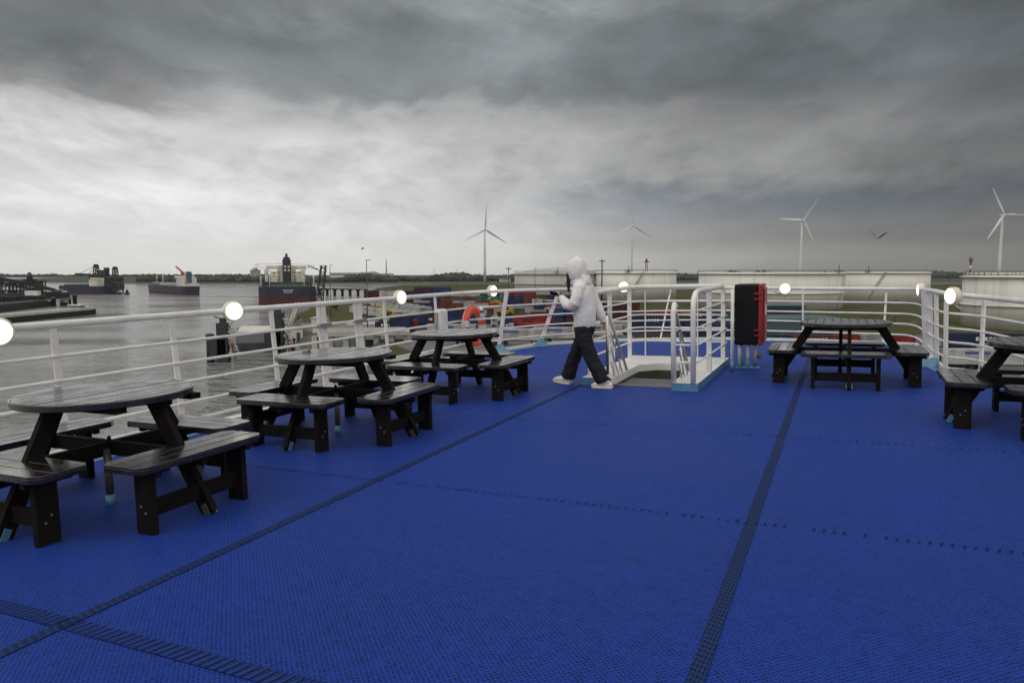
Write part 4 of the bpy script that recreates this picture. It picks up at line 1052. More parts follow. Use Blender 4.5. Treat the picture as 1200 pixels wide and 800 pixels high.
# seams between the mats
def strip(x0,y0,x1,y1,m,z=.005):
    mb=MB(); mb.add([(x0,y0,z),(x1,y0,z),(x1,y1,z),(x0,y1,z)],[(0,1,2,3)]); return tag(mb.build('deck_seam',m,M4=D()),kind='structure')
strip(-.509,-7.9,-.443,13.6,M['strip']); strip(-3.229,-7.9,-3.164,9.3,M['strip'],.005)
strip(-5.85,2.03,-3.24,2.12,M['stripx']); strip(-3.15,2.03,-.52,2.12,M['stripx']); strip(-.43,2.03,3.2,2.12,M['stripx'])
mb=MB(); rnd=random.Random(4)
for yy,w,st in ((4.49,.034,.054),(6.92,.030,.06),(2.02,.10,.045)):
    x=-5.8
    while x<(3.1 if yy<5 else 2.4):
        x+=st
        if rnd.random()<.10 and yy>4: continue
        l=w*rnd.uniform(.8,1.5) if yy>4 else .094; d=.0055 if yy>4 else .0025; sk=.012 if yy>4 else .018
        y_=yy if yy>4 else 2.028
        mb.add([(x-d,y_,.0075),(x+d,y_,.0075),(x+d+sk,y_+l,.0075),(x-d+sk,y_+l,.0075)],[(0,1,2,3)])
tag(mb.build('deck_seam',M['tick'],M4=D()),kind='structure')
# --- perimeter railing
rail=empty('deck_railing',D(0,0,0),'white pipe railing running all round the blue bow deck','railing')
FR=(.16,.36,.545,.745)
port_y=[-7.5,-6,-4.2,-2.4,-.9,.6,2.2,4.45,5.78,7.32,8.25,9.1,9.87,11.5]
PZ=1.16
top=[Vector((-6.7,y,PZ)) for y in (-7.5,0,4,8,11.5,12.8)]; base=[Vector((PORTX,y,0)) for y in (-7.5,0,4,8,11.5,12.6)]
nodes=list(zip(base,top))+bow+STB
def smooth(pts,it=1):
    for _ in range(it):
        q=[pts[0]]
        for i in range(len(pts)-1):
            a,b=pts[i],pts[i+1]; q+=[a.lerp(b,.22),a.lerp(b,.78)]
        q.append(pts[-1]); pts=q
    return pts
MB().tube(smooth([t for b,t in nodes],2),.036,10).build('top_rail',M['white'],rail)
for f in FR:
    MB().tube(smooth([b.lerp(t,f) for b,t in nodes],2),.017,8).build('rail',M['white'],rail)
MB().tube([Vector((PORTX-.04,y,-.02)) for y in (-7.5,13.0)],.02,8).build('rail',M['white'],rail)
m=MB(); m.box(PORTX-.02,2.7,-.10,.10,20.6,.012); m.build('stringer',M['white'],rail)
def post(b,t,w=.07,th=.022,out=None):
    m=MB(); m.bar(b,t,w,th,up=out or (1,0,0)); return m.build('post',M['white'],rail,bevel=.004)
for i,y in enumerate(port_y):
    wide=y in (8.25,9.1)
    post(Vector((PORTX,y,-.55)),Vector((-6.7,y,PZ-.03)),.07)
    if wide:
        post(Vector((PORTX,y+.11,-.55)),Vector((-6.7,y+.11,PZ-.03)),.09)
        m=MB(); m.box(PORTX-.06,y+.055,.86,.10,.26,.05); m.build('clamp',M['steel'],rail)
    m=MB(); m.bar((PORTX,y,-.15),(-6.0,y,-.5),.05,.05,up=(0,1,0)); m.bar((PORTX,y+.25,-.1),(-6.0,y,-.5),.035,.035,up=(0,1,0)); m.build('brace',M['white'],rail)
for i,(b,t) in enumerate(bow):
    if i in (2,4,7,8): continue
    d=(t-b); inn=(Vector((-2.5,9,0))-Vector((b.x,b.y,0))).normalized()
    post(b-Vector((0,0,.03)),t-d*.02,.075 if i<2 else (.06 if i in(9,10,11) else .035),.03,out=tuple(inn))
    # foot gusset painted light blue
    if i in (0,1,9):
        m=MB(); side=Vector((-inn.y,inn.x,0)); p=Vector((b.x,b.y,0))+inn*.02
        w=.20 if i<2 else .16; m.add([p-side*w*.5,p+side*w*.5,p+side*w*.8+inn*w,p-side*w*.8+inn*w,b.lerp(t,.10)-side*.05+inn*.03,b.lerp(t,.10)+side*.05+inn*.03],[(0,3,2,1),(3,4,5,2),(0,4,3),(1,2,5),(0,1,5,4)]); m.build('gusset',M['blue'],rail)
for b,t in STB[1:]: post(b,t,.07,.022)
# wide corner plate
b,t=bow[8]; m=MB(); m.bar(Vector((b.x,b.y+.25,0)),Vector((t.x,t.y,t.z-.02)),.155,.02,up=(0,1,0)); m.build('corner_plate',M['white'],rail,bevel=.004)
# --- deck lamps fixed on the railing
lampc=[0]
def lamp(px,py,depth,nrm,label,r=.13):
    p=pdepth(px,py,depth); nrm=Vector(nrm).normalized()
    q=nrm.to_track_quat('Z','Y').to_matrix()
    root=empty('deck_lamp',DECK@Matrix.Translation(p),label,'lamp','round deck lamps fixed to the railing')
    m=MB(); m.lathe([(r*.55,-.085),(r*.98,-.07),(r,.0),(r*.97,.012),(r*.86,.014)],32,M3=q); m.build('housing',M['lamp_rim'],root)
    m=MB(); m.lathe([(r*.86,.012),(r*.80,.024),(r*.5,.036),(.001,.04)],32,M3=q); m.build('lens',M['lens'],root)
    m=MB(); a=q@Vector((0,0,-.05)); side=nrm.cross(Vector((0,0,1))).normalized()
    m.tube([a,a+Vector((0,0,-.12)),a-nrm*.10+Vector((0,0,-.17))],.014,6); m.tube([a-nrm*.0,a-nrm*.12+Vector((0,0,.0))],.03,8)
    m.build('bracket',M['white'],root)
    m=MB(); m.tube([a+Vector((0,0,-.05)),a+side*.10+Vector((0,0,-.10)),a+side*.22+Vector((0,0,-.05))],.007,5); m.build('cable',M['darkgrey'],root)
def ydep(px,X=-6.62):   # forward distance at which the sight line crosses the port railing
    d=RD@ray(px,360); return X/d.x
lamp(-3,389,ydep(-3)*1.0,(.93,-.35,0),'round lamp on the railing cut by the left edge of the picture')
lamp(274,364.5,ydep(274),(1,-.42,0),'round lamp on the left railing above the slate tower, between first and second table',.122)
lamp(470,348.5,ydep(470),(1,-.22,0),'round lamp on the left railing above the second table, right of the double posts',.122)
lamp(578,341,ydep(578)*.985,(1,-.28,0),'round lamp on the railing between the lifebuoy and the leaning post',.125)
lamp(731,336.3,15.6,(.1,-1,0),'round lamp on the bow rail just right of the hooded person',.125)
lamp(920,338.3,bow[5][1].y*.985 if False else 14.4,(-.05,-1,0),'round lamp on the bow rail right of the black cabinet',.115)
lamp(1077,339.6,12.6,(-1,-.02,0),'lamp turned edge-on at the bow corner beside the wide plate',.12)
lamp(1114.5,347,9.6,(-.86,-.5,0),'oval looking lamp with a long bracket on the right railing',.12)
# --- stairwell: coaming, well, rails
well=empty('stairwell',D(),'white stairwell opening with light blue coaming behind the hooded person','stairwell')
Z1=.10
outer=[(-3.2,9.36),(-2.78,9.36),(-2.78,10.8),(-2.55,11.05),(-1.95,11.05),(-1.95,9.20),(-1.62,9.20),(-1.62,12.0),(-3.2,12.0)]
mb=MB(); nn=len(outer)
mb.add([(x,y,0.0) for x,y in outer]+[(x,y,Z1) for x,y in outer],[tuple(range(nn)[::1])])  # placeholder bottom
mb.f.pop();mb.m.pop();mb.sm.pop()
for i in range(nn):
    j=(i+1)%nn; mb.cur=0 if i in (0,5,6,7,8) else 1
    mb.f.append([i,j,nn+j,nn+i]); mb.m.append(mb.cur); mb.sm.append(False)
mb.f.append([nn+i for i in range(nn)]); mb.m.append(1); mb.sm.append(False)
mb.build('coaming',[M['blue'],M['white']],well)
mb=MB(); hh=hole
for i in range(len(hh)):
    a,b=hh[i],hh[(i+1)%len(hh)]
    mb.add([(a[0],a[1],-.001),(b[0],b[1],-.001),(b[0],b[1],-2.6),(a[0],a[1],-2.6)],[(0,1,2,3)])
mb.add([(x,y,-2.6) for x,y in hh],[(0,1,2,3,4)]); mb.build('well_wall',M['inner'],well)
m=MB(); m.box(-2.365,9.88,-.055,.80,.90,.05); m.build('landing',M['grey_step'],well)
for k in range(3):
    m=MB(); m.box(-2.25,10.44+.20*k,-.22-.20*k,.58,.22,.04); m.build('tread',M['grey_step'],well)
m=MB(); m.box(-2.365,9.40,.012,.86,.05,.02); m.build('sill',M['steel'],well)
hr=empty('stairwell_railing',D(),'white guard rail standing round the stairwell coaming','railing')
ZT=1.25
back=[(-1.66,11.9),(-3.12,11.9)]
tp=[Vector((-1.68,9.22,Z1)),Vector((-1.68,9.22,1.02)),Vector((-1.68,9.26,1.16)),Vector((-1.68,9.40,1.23)),Vector((-1.67,9.6,ZT)),Vector((-1.66,11.5,ZT)),Vector((-1.72,11.85,ZT)),Vector((-2.0,11.92,ZT)),Vector((-2.9,11.92,ZT)),Vector((-3.08,11.8,ZT)),Vector((-3.12,11.5,ZT)),Vector((-3.12,9.5,ZT-.02))]
MB().tube(tp,.034,10).build('top_rail',M['white'],hr)
for z in (.36,.58,.79,1.01):
    MB().tube([(-1.92,9.24,z),(-1.74,9.22,z),(-1.64,9.30,z),(-1.63,11.8,z),(-1.72,11.93,z),(-3.0,11.93,z),(-3.13,11.8,z),(-3.13,9.5,z)],.014,7).build('rail',M['white'],hr)
for (x,y,w) in [(-1.66,10.3,.055),(-1.65,11.55,.055),(-2.95,11.9,.018),(-2.1,11.9,.018),(-3.12,11.55,.05),(-3.12,10.45,.05),(-3.12,9.5,.05)]:
    m=MB(); m.box(x,y,(Z1+ZT-.03)/2,w*1.15 if w>.02 else w,w if w>.02 else w,ZT-.03-Z1); m.build('post',M['white'],hr)
m=MB(); m.tube([(-1.47,11.2,0),(-1.47,11.2,1.22)],.024,8); m.build('post',M['white'],hr)
m=MB(); m.tube([(-1.47,11.2,.0),(-1.47,11.2,.14)],.027,8); m.build('post_foot',M['blue'],hr)
for lb,x in (('left stainless handrail of the stairs beside the person\'s leg',-2.84),('right stainless handrail of the stairs between the white posts',-1.93)):
    h=empty('stair_handrail',D(),lb,'handrail','stainless handrails of the stairwell')
    if x<-2.5:
        MB().tube([(x,9.38,.0),(x,9.38,.93),(x,9.46,.95),(x+.04,10.55,-.25),(x+.05,11.0,-.75)],.021,8).build('grab_tube',M['steel'],h)
    else:
        MB().tube([(x,9.24,Z1),(x,9.24,1.0),(x,9.30,1.09),(x,9.40,1.06)],.034,10).build('post',M['white'],h)
        MB().tube([(x-.02,9.40,1.07),(x-.02,10.45,.02),(x-.02,11.0,-.5)],.021,8).build('grab_tube',M['steel'],h)
    for k in (1,2,3):
        MB().tube([(x+.03,9.44,.93-.2*k-.02),(x+.04,10.5-.12*k,-.25-.12*k)],.010,6).build('rod',M['steel'],h)
    for yy in (9.62,9.9):
        MB().tube([(x+.02,yy,-.3),(x+.02,yy,.80-(yy-9.42)*1.05)],.016,6).build('stanchion',M['white'],h)
# --- cabinet on legs
cb=empty('life_saving_cabinet',D(-1.28,11.62,0),'tall black cabinet with a red door edge on white legs beside the stairwell','cabinet')
m=MB(); 
m.box(-.02,0,.825,.34,.44,.91); m.build('body',M['black_box'],cb,bevel=.03,seg=3)
for zz in (.66,.98):
    m=MB(); m.box(-.02,0,zz,.352,.452,.02); m.build('rib',M['black_box'],cb)
m=MB(); m.box(.185,0,.825,.07,.46,.91); d_=m.build('door',M['red_box'],cb,bevel=.02,seg=3)
m=MB(); m.box(.23,0,.825,.03,.38,.80); m.build('door_panel',M['red_box'],d_,bevel=.012)
m=MB(); m.box(.25,-.10,.9,.012,.12,.16); m.build('label_plate',M['offwhite'],d_)
for zz in (.52,.60,1.06,1.14):
    m=MB(); m.box(.15,-.235,zz,.10,.03,.025); m.build('latch',M['red_box'],d_)
for x,y in ((-.12,-.1),(.0,-.1),(.08,.1),(-.12,.12)):
    MB().tube([(x,y,.1),(x,y,.40)],.025,8).build('leg',M['white'],cb)
    MB().tube([(x,y,0),(x,y,.13)],.028,8).build('leg_foot',M['blue'],cb)
m=MB(); m.box(0,-.12,.02,.34,.10,.025); m.build('base_plate',M['blue'],cb)
m=MB(); m.lathe([(.03,-.03),(.045,0),(.03,.03)],12,c=(.16,-.12,.20),M3=Matrix.Rotation(R(90),3,'Y')); m.build('valve',M['brownpipe'],cb)
# --- lifebuoy on the port rail
dlb=RD@ray(554,382); yb=dlb.y*(-6.5/dlb.x)
lbz=H+dlb.z*(-6.5/dlb.x)
lb=empty('lifebuoy',DECK@Matrix.Translation((-6.47,yb,lbz))@Matrix.Rotation(R(-4),4,'Z')@Matrix.Rotation(R(-6),4,'Y'),'orange lifebuoy with grey bands hanging on the left railing behind the third table','lifebuoy')
m=MB(); RR=.315; r2=.080
N1,N2=48,16; vs=[];fs=[]
for i in range(N1):
    a=2*PI*i/N1
    for j in range(N2):
        b=2*PI*j/N2; rad=RR+r2*math.cos(b); vs.append((r2*.85*math.sin(b),rad*math.cos(a),rad*math.sin(a)))
for i in range(N1):
    for j in range(N2): fs.append((i*N2+j,((i+1)%N1)*N2+j,((i+1)%N1)*N2+(j+1)%N2,i*N2+(j+1)%N2))
m.add(vs,fs,True); m.build('ring',M['orange'],lb)
for a0 in (20,160,200,340):
    m=MB(); pts=[(0,RR*math.cos(R(a0+k*4)),RR*math.sin(R(a0+k*4))) for k in range(6)]; m.tube(pts,r2*1.02,16,cap=False); m.build('tape_band',M['silver'],lb)
for a0 in range(0,360,90):
    m=MB(); m.tube([(.02,(RR+r2*(1.0+.5*math.sin(PI*k/8)))*math.cos(R(a0+90*k/8)),(RR+r2*(1.0+.5*math.sin(PI*k/8)))*math.sin(R(a0+90*k/8))) for k in range(9)],.007,5); m.build('rope',M['rope'],lb)
fl=empty('float_light',DECK@Matrix.Translation((-6.42,yb+.22,lbz+.26)),'small white and blue float light hung at the top of the lifebuoy','light')
m=MB(); m.lathe([(.035,-.09),(.045,-.06),(.045,.06),(.03,.1)],14); m.build('body',M['white'],fl); m=MB(); m.lathe([(.047,-.02),(.047,.035)],14); m.build('band',M['navy_mark'],fl)
dl=RD@ray(517,377); kx=(-6.55)/dl.x
wb=empty('float_box',DECK@Matrix.Translation((-6.55,dl.y*kx,H+dl.z*kx)),'white rounded box fixed to the left railing, left of the lifebuoy','box')
m=MB(); m.box(0,0,0,.14,.30,.46); m.build('body',M['white'],wb,bevel=.05,seg=3); m=MB(); m.box(.0,-.17,.0,.05,.05,.34); m.build('bracket',M['steel'],wb)
# --- picnic tables
TZ=.79; TR=.565
def picnic_proto():
    r=empty('picnic_table',D(),'x','picnic table','round black picnic tables with four benches on the deck')
    m=MB(); n=11; w=2*TR/n
    for i in range(n):                      # slats of the round top run along y
        x0=-TR+i*w+.006; x1=x0+w-.012; pts=[]
        seg=5
        for k in range(seg+1):
            x=x0+(x1-x0)*k/seg; pts.append((x,math.sqrt(max(.0009,(TR-.017)**2-x*x))))
        poly=[(x,-y) for x,y in pts]+[(x,y) for x,y in pts[::-1]]
        m.prism(poly,TZ-.016,TZ+random.uniform(-.0015,.0015))
    m.lathe([(TR-.012,TZ-.048),(TR,TZ-.043),(TR,TZ-.003),(TR-.004,TZ),(TR-.014,TZ),(TR-.016,TZ-.0165),(.01,TZ-.0165)],72,smooth=False)
    m.build('table_top',M['wood_wet'],r,bevel=.003)
    for y in (-.29,.03,.31):
        L=.50 if abs(y)<.2 else .46
        m=MB(); m.bar((-L,y+.05,TZ-.07),(L,y+.05,TZ-.07),.09,.040); m.build('batten',M['wood'],r,bevel=.006)
    for q in (0,1):
        T=Matrix.Rotation(R(90*q),3,'Z'); e=.90 if q==0 else .82
        m=MB(); m.bar(T@Vector((-e,0,.395-.004*q)),T@Vector((e,0,.395-.004*q)),.045,.100-.003*q); m.build('cross_beam',M['wood'],r,bevel=.004)
    m=MB(); m.tube([(.05,-.06,.08),(.05,-.06,.40)],.026,10); p=m.build('centre_post',M['postm'],r)
    m=MB(); m.tube([(.05,-.06,0),(.05,-.06,.07)],.031,10); m.build('post_foot',M['blue'],p)
    m=MB(); m.lathe([(.012,.43),(.014,.465),(.006,.475)],8); m.build('bolt',M['wood'],r)
    for q in range(4):
        T=Matrix.Rotation(R(90*q),3,'Z')
        RC=.795 if q%2==0 else .715        # legs of the benches stand this far out
        def tr(p): return T@Vector(p)
        m=MB(); a=tr((.41,.047,TZ-.05)); b=tr((RC+.075,.047,.005)); side=T@Vector((0,1,0))
        m.bar(a,b,.045,.110,up=tuple(T@Vector((.85,0,.52)))); m.build('leg',[M['wood'],M['bolt']],r,bevel=.004)
        for (rr,zz) in ((RC-.17,.42),(RC-.14,.375)):
            c=tr((rr,.072,zz)); m=MB(); m.tube([c-side*.004,c+side*.004],.008,8); m.build('bolt',M['bolt'],r)
        m=MB(); up_=tuple(T@Vector((.85,0,.52)))
        m.bar(tr((RC+.082,.078,.0)),tr((RC+.045,.078,.07)),.010,.045,up=up_); m.build('floor_bracket',M['blue'],r)
        m=MB(); m.bar(tr((RC+.082,.016,.0)),tr((RC+.045,.016,.07)),.008,.045,up=up_); m.build('floor_bracket',M['postm'],r)
        L2=.51; ch=.055; m=MB()
        for k in range(3):
            x0=RC-.215+k*.121; x1=x0+.114
            if k==0: poly=[(x0,-L2+ch),(x0,L2-ch),(x0+ch*.8,L2),(x1,L2),(x1,-L2),(x0+ch*.8,-L2)]
            elif k==2: poly=[(x0,-L2),(x0,L2),(x1-ch*.8,L2),(x1,L2-ch),(x1,-L2+ch),(x1-ch*.8,-L2)]
            else: poly=[(x0,-L2),(x0,L2),(x1,L2),(x1,-L2)]
            poly=[tuple((T@Vector((p[0],p[1],0)))[:2]) for p in poly]
            m.prism(poly,.437,.450+random.uniform(-.001,.001))
        x0=RC-.215; x1=x0+.356
        poly=[(x0,-L2+ch),(x0,L2-ch),(x0+ch*.8,L2),(x1-ch*.8,L2),(x1,L2-ch),(x1,-L2+ch),(x1-ch*.8,-L2),(x0+ch*.8,-L2)]
        m.prism([tuple((T@Vector((p[0],p[1],0)))[:2]) for p in poly],.405,.4365)
        m.build('seat',M['wood_wet'],r,bevel=.003)
        for s_ in (-1,1):
            c=tr((RC,s_*.37,.1825)); rot=T
            m=MB(); m.box(c.x,c.y,c.z,.140,.045,.365,rot=rot); b_=m.build('bench_leg',M['wood'],r,bevel=.004)
            for dz,dx in ((.135,.02),(.175,-.018)):
                c=tr((RC+dx,s_*.395,dz)); ax=T@Vector((0,s_,0)); m=MB(); m.tube([c-ax*.006,c+ax*.003],.007,8); m.build('bolt',M['bolt'],b_)
            c=tr((RC-.02,s_*.37,.384)); m=MB(); m.box(c.x,c.y,c.z,.29,.045,.040,rot=rot); m.build('seat_batten',M['wood'],r,bevel=.004)
        a=tr((RC,-.347,.150)); b=tr((RC,.347,.150)); m=MB(); m.bar(a,b,.035,.105); m.build('stretcher',M['wood'],r,bevel=.004)
    return r
tp_=picnic_proto()
spots=[((-4.66,3.43),'nearest round black picnic table on the left, wet top striped with light'),((-4.57,5.84),'second round picnic table from the left, between the nearest one and the lifebuoy one'),
       ((-4.56,8.28),'round picnic table in front of the orange lifebuoy'),((.05,10.60),'round picnic table standing alone right of the black cabinet'),((1.84,8.17),'round picnic table cut off by the right edge of the picture')]
for i,((x,y),lbl) in enumerate(spots):
    o=tp_ if i==0 else copy_tree(tp_)
    o.matrix_world=D(x,y,0,[0,R(.6),R(-.8),R(.4),R(-.5)][i]); o['label']=lbl
ob=empty('metal_ashtray',D(-4.92,5.85,TZ),'small square grey metal holder on the second table','holder')
m=MB(); m.box(0,0,.015,.07,.05,.03); m.build('body',M['steel'],ob,bevel=.004)
# ================================================================== THE PERSON
def skin_mesh(verts,edges,root=0,levels=2,jit=0,jscale=10,seed=0):
    me=bpy.data.meshes.new('s'); me.from_pydata([v[:3] for v in verts],edges,[]); o=bpy.data.objects.new('s',me); COL.objects.link(o)
    o.modifiers.new('skin','SKIN'); 
    for i,v in enumerate(verts):
        rx=v[3]; ry=v[4] if len(v)>4 else rx
        me.skin_vertices[0].data[i].radius=(rx,ry)
        me.skin_vertices[0].data[i].use_root=(i==root)
    o.modifiers['skin'].use_smooth_shade=True
    s=o.modifiers.new('sub','SUBSURF'); s.levels=levels; s.render_levels=levels
    bpy.context.view_layer.update()
    dg=bpy.context.evaluated_depsgraph_get(); ev=bpy.data.meshes.new_from_object(o.evaluated_get(dg))
    bpy.data.objects.remove(o)
    if jit:
        for v in ev.vertices:
            p=v.co; nz_=mnoise.noise(Vector((p.x*jscale,p.y*jscale,p.z*jscale*1.3+seed)))+.5*mnoise.noise(Vector((p.x*jscale*2.1,p.y*jscale*2.1,p.z*jscale*2.6+seed)))
            v.co=p+v.normal*nz_*jit
    for p in ev.polygons: p.use_smooth=True
    return ev
def fused(parts,vox,jit,jscale,seed,zs=1.6):
    mb=MB()
    for pts,kind in parts:
        n=24; vs=[];fs=[]; P_=[Vector(p[:3]) for p in pts]
        for i,p in enumerate(pts):
            c=P_[i]
            if kind=='z': a=Vector((1,0,0)); b=Vector((0,1,0)); ra,rb=p[3],p[4]
            else:
                t=(P_[min(i+1,len(P_)-1)]-P_[max(i-1,0)]).normalized(); a=Vector((1,0,0)); a=(a-t*a.dot(t)).normalized(); b=t.cross(a); ra=p[3]; rb=p[4] if len(p)>4 else p[3]
            for k in range(n):
                an=2*PI*k/n; vs.append(c+a*math.cos(an)*ra+b*math.sin(an)*rb)
        for i in range(len(pts)-1):
            for k in range(n): fs.append((i*n+k,i*n+(k+1)%n,(i+1)*n+(k+1)%n,(i+1)*n+k))
        fs.append(tuple(range(n))[::-1]); fs.append(tuple(range(len(vs)-n,len(vs))))
        bmx=bmesh.new(); bv=[bmx.verts.new(v) for v in vs]
        for f in fs: bmx.faces.new([bv[i] for i in f])
        bmesh.ops.recalc_face_normals(bmx,faces=bmx.faces)
        bmx.verts.index_update(); mb.add([v.co.copy() for v in bmx.verts],[tuple(v.index for v in f.verts) for f in bmx.faces]); bmx.free()
    o=mb.build('tmp',M['white']); q=o.modifiers.new('r','REMESH'); q.mode='VOXEL'; q.voxel_size=vox; q=o.modifiers.new('s','SMOOTH'); q.factor=.6; q.iterations=6
    bpy.context.view_layer.update(); dg=bpy.context.evaluated_depsgraph_get(); ev=bpy.data.meshes.new_from_object(o.evaluated_get(dg)); bpy.data.objects.remove(o)
    for v in ev.vertices:
        p=v.co; a1=mnoise.noise(Vector((p.x*jscale,p.y*jscale,p.z*jscale*zs+seed))); a2=mnoise.noise(Vector((p.x*jscale*2,p.y*jscale*2+5,p.z*jscale*2*zs+seed)))
        fold=1-abs(a1)*2.2
        v.co=p+v.normal*(fold*.6+a2*.5)*jit
    for f in ev.polygons: f.use_smooth=True
    return ev
def mobj(name,me,m,parent):
    me.materials.clear(); me.materials.append(m); me.name=name
    o=bpy.data.objects.new(name,me); COL.objects.link(o); o.parent=parent; return o
def person():
    # local frame: +y is the walking direction, +x the right-hand side
    r=empty('person',D(-3.13,9.27,0,R(84)),'person in pale hooded sweatshirt and black trousers walking past the stairwell with a phone','person')
    # --- body: pelvis, spine, neck, head, arms, legs, one surface
    V=[(0,0,.90,.10),(0,.0,1.10,.11),(0,.015,1.28,.09),(0,.05,1.43,.05),(0,.085,1.50,.052),(0,.115,1.57,.085),(0,.10,1.63,.075)]
    Eg=[(0,1),(1,2),(2,3),(3,4),(4,5),(5,6)]
    def chain(start,pts):
        p=start
        for q in pts: V.append(q); Eg.append((p,len(V)-1)); p=len(V)-1
        return p
    # right arm (far side) hangs, swung back ; left arm (near side) holds the phone
    wr=chain(2,[(.15,0,1.32,.035),(.225,-.10,1.12,.035),(.235,-.175,.92,.030),(.235,-.20,.845,.024,.036)])
    wl=chain(2,[(-.15,.01,1.32,.035),(-.215,.03,1.13,.035),(-.15,.20,1.14,.032),(-.11,.285,1.20,.024,.034)])
    fr=chain(0,[(.09,.02,.84,.06),(.095,.16,.48,.035),(.095,.285,.12,.03),(.095,.335,.06,.04)])
    fl=chain(0,[(-.09,-.02,.84,.06),(-.10,-.10,.47,.035),(-.10,-.31,.16,.03),(-.10,-.36,.08,.04)])
    body=skin_mesh(V,Eg,0,2)
    # join the fingers into the body mesh
    mb=MB()
    mb.add([tuple(v.co) for v in body.vertices],[tuple(p.vertices) for p in body.polygons],True)
    def finger(base,dirs,rad,lens):
        p=Vector(base); pts=[p.copy()]
        for d,l in zip(dirs,lens): p=p+Vector(d).normalized()*l; pts.append(p.copy())
        mb.tube(pts,[rad,rad*.95,rad*.85,rad*.6][:len(pts)],7)
    # hanging right hand: palm down to z .78, fingers slightly curled forward
    for k,(dy,l) in enumerate(((.028,.9),(.010,1.0),(-.008,.94),(-.025,.75))):
        finger((.235,-.205+dy,.835),[(-.05,-.12,-1),(-.15,.05,-1),(-.35,.25,-1)],.0088,[.045*l,.030*l,.022*l])
    finger((.225,-.175,.865),[(-.25,.6,-.8),(-.1,.3,-1),],.0100,[.035,.03])
    # phone hand: palm up, fingers wrap under and over the phone edge
    for k,(dy,l) in enumerate(((.045,.92),(.027,1.0),(.008,.95),(-.010,.78))):
        finger((-.118,.285+dy,1.205),[(.9,.25,-.05),(.8,.2,.6),(-.1,.1,1)],.0088,[.045*l,.026*l,.02*l])
    finger((-.135,.27,1.21),[(-.15,.5,.7),(.5,.7,.5)],.0100,[.035,.032])
    bo=mb.build('body',M['skin'],r)
    # --- face: nose, eyes, mouth in the shade of the hood
    m=MB(); m.lathe([(.001,-.018),(.014,0),(.006,.03),(.001,.045)],8,c=(0,.205,1.565)); m.build('nose',M['skin'],bo)
    for s_ in(-1,1):
        m=MB(); m.lathe([(.001,-.011),(.010,-.004),(.010,.004),(.001,.011)],10,c=(s_*.031,.182,1.595)); m.build('eye',M['hair'],bo)
    m=MB(); m.box(0,.192,1.532,.045,.012,.010); m.build('mouth',mat('lips',(.35,.12,.10),.5),bo,bevel=.003)
    # --- hair: long dark hair falling out of the hood in front
    hm=skin_mesh([(0,.11,1.625,.07),(-.055,.150,1.59,.036),(-.075,.175,1.52,.034),(-.070,.18,1.43,.032,.028),(-.062,.185,1.33,.024),(-.058,.185,1.25,.012),(.055,.150,1.59,.036),(.07,.17,1.50,.03),(.065,.175,1.38,.022)],[(0,1),(1,2),(2,3),(3,4),(4,5),(0,6),(6,7),(7,8)],0,2,.006,40)
    mobj('hair',hm,M['hair'],r)
    # --- hoodie torso and sleeves
    parts=[([(0,-.018,.84,.160,.126),(0,-.020,.88,.174,.136),(0,-.016,.98,.180,.142),(0,-.008,1.10,.178,.140),(0,.0,1.22,.180,.134),(0,.008,1.31,.168,.120),(0,.02,1.37,.140,.105),(0,.035,1.43,.095,.088)],'z'),
      ([(.10,.0,1.31,.085),(.158,-.005,1.30,.078),(.200,-.045,1.20,.070),(.222,-.085,1.09,.066),(.235,-.13,.98,.066),(.238,-.17,.895,.056),(.237,-.19,.862,.038),(.237,-.195,.845,.036)],'t'),
      ([(-.10,.0,1.31,.085),(-.158,.005,1.30,.078),(-.205,.0,1.20,.072),(-.228,.025,1.12,.072),(-.218,.075,1.085,.068),(-.19,.145,1.095,.070),(-.158,.205,1.145,.060),(-.138,.242,1.178,.044),(-.130,.258,1.192,.040)],'t'),
      ([(0,-.05,1.36,.10,.06),(0,-.04,1.43,.095,.06),(0,-.015,1.48,.085,.065)],'z'),([(0,.09,1.33,.075,.05),(0,.10,1.39,.085,.05),(0,.10,1.43,.07,.04)],'z')]
    mobj('hoodie',fused(parts,.008,.009,13,3,.55),M['hoodie'],r)
    # ribbed hem
    m=MB(); pr=[]
    vs=[];fs=[]; n=40
    for (z,k) in ((.795,1.0),(.805,1.04),(.85,1.07),(.875,1.09)):
        for i in range(n):
            a=2*PI*i/n; rb=1+.012*math.sin(a*20); vs.append((.165*k*rb*math.cos(a),-.015+.128*k*rb*math.sin(a),z))
    for j in range(3):
        for i in range(n): fs.append((j*n+i,j*n+(i+1)%n,(j+1)*n+(i+1)%n,(j+1)*n+i))
    m.add(vs,fs,True); m.build('hem',M['hoodie'],r)
    for a_,b_ in (((.237,-.188,.872),(.237,-.196,.838)),((-.141,.236,1.172),(-.124,.266,1.197))):
        MB().tube([a_,b_],[.041,.038],16).build('cuff',M['hoodie'],r)
    # hood: shell open to the front
    vs=[];fs=[]; nu,nv=28,18
    for i in range(nu+1):
        th=-PI*.80+2*PI*.80*i/nu         # angle round the vertical axis, 0 = back
        for j in range(nv+1):
            ph=R(-58)+R(148)*j/nv
            rx,ry,rz=.118,.140,.158
            x=rx*math.cos(ph)*math.sin(th); y=-ry*math.cos(ph)*math.cos(th); z=rz*math.sin(ph)
            y+= .015*max(0,z/.158)           # brim leans forward
            if ph>0: y-=.018*math.sin(ph)
            q=Vector((x,y,z)); nz_=(1-abs(mnoise.noise(q*12+Vector((3,1,7))))*2.4)*.008+.004*mnoise.noise(q*26); q+=q.normalized()*nz_
            q.z+=.035*max(0,-y/.14)*max(0,z/.158); q.y-=.02*max(0,z/.158)*max(0,-y/.14); q=Matrix.Rotation(R(-14),3,'X')@q
            vs.append(q+Vector((0,.098,1.545)))
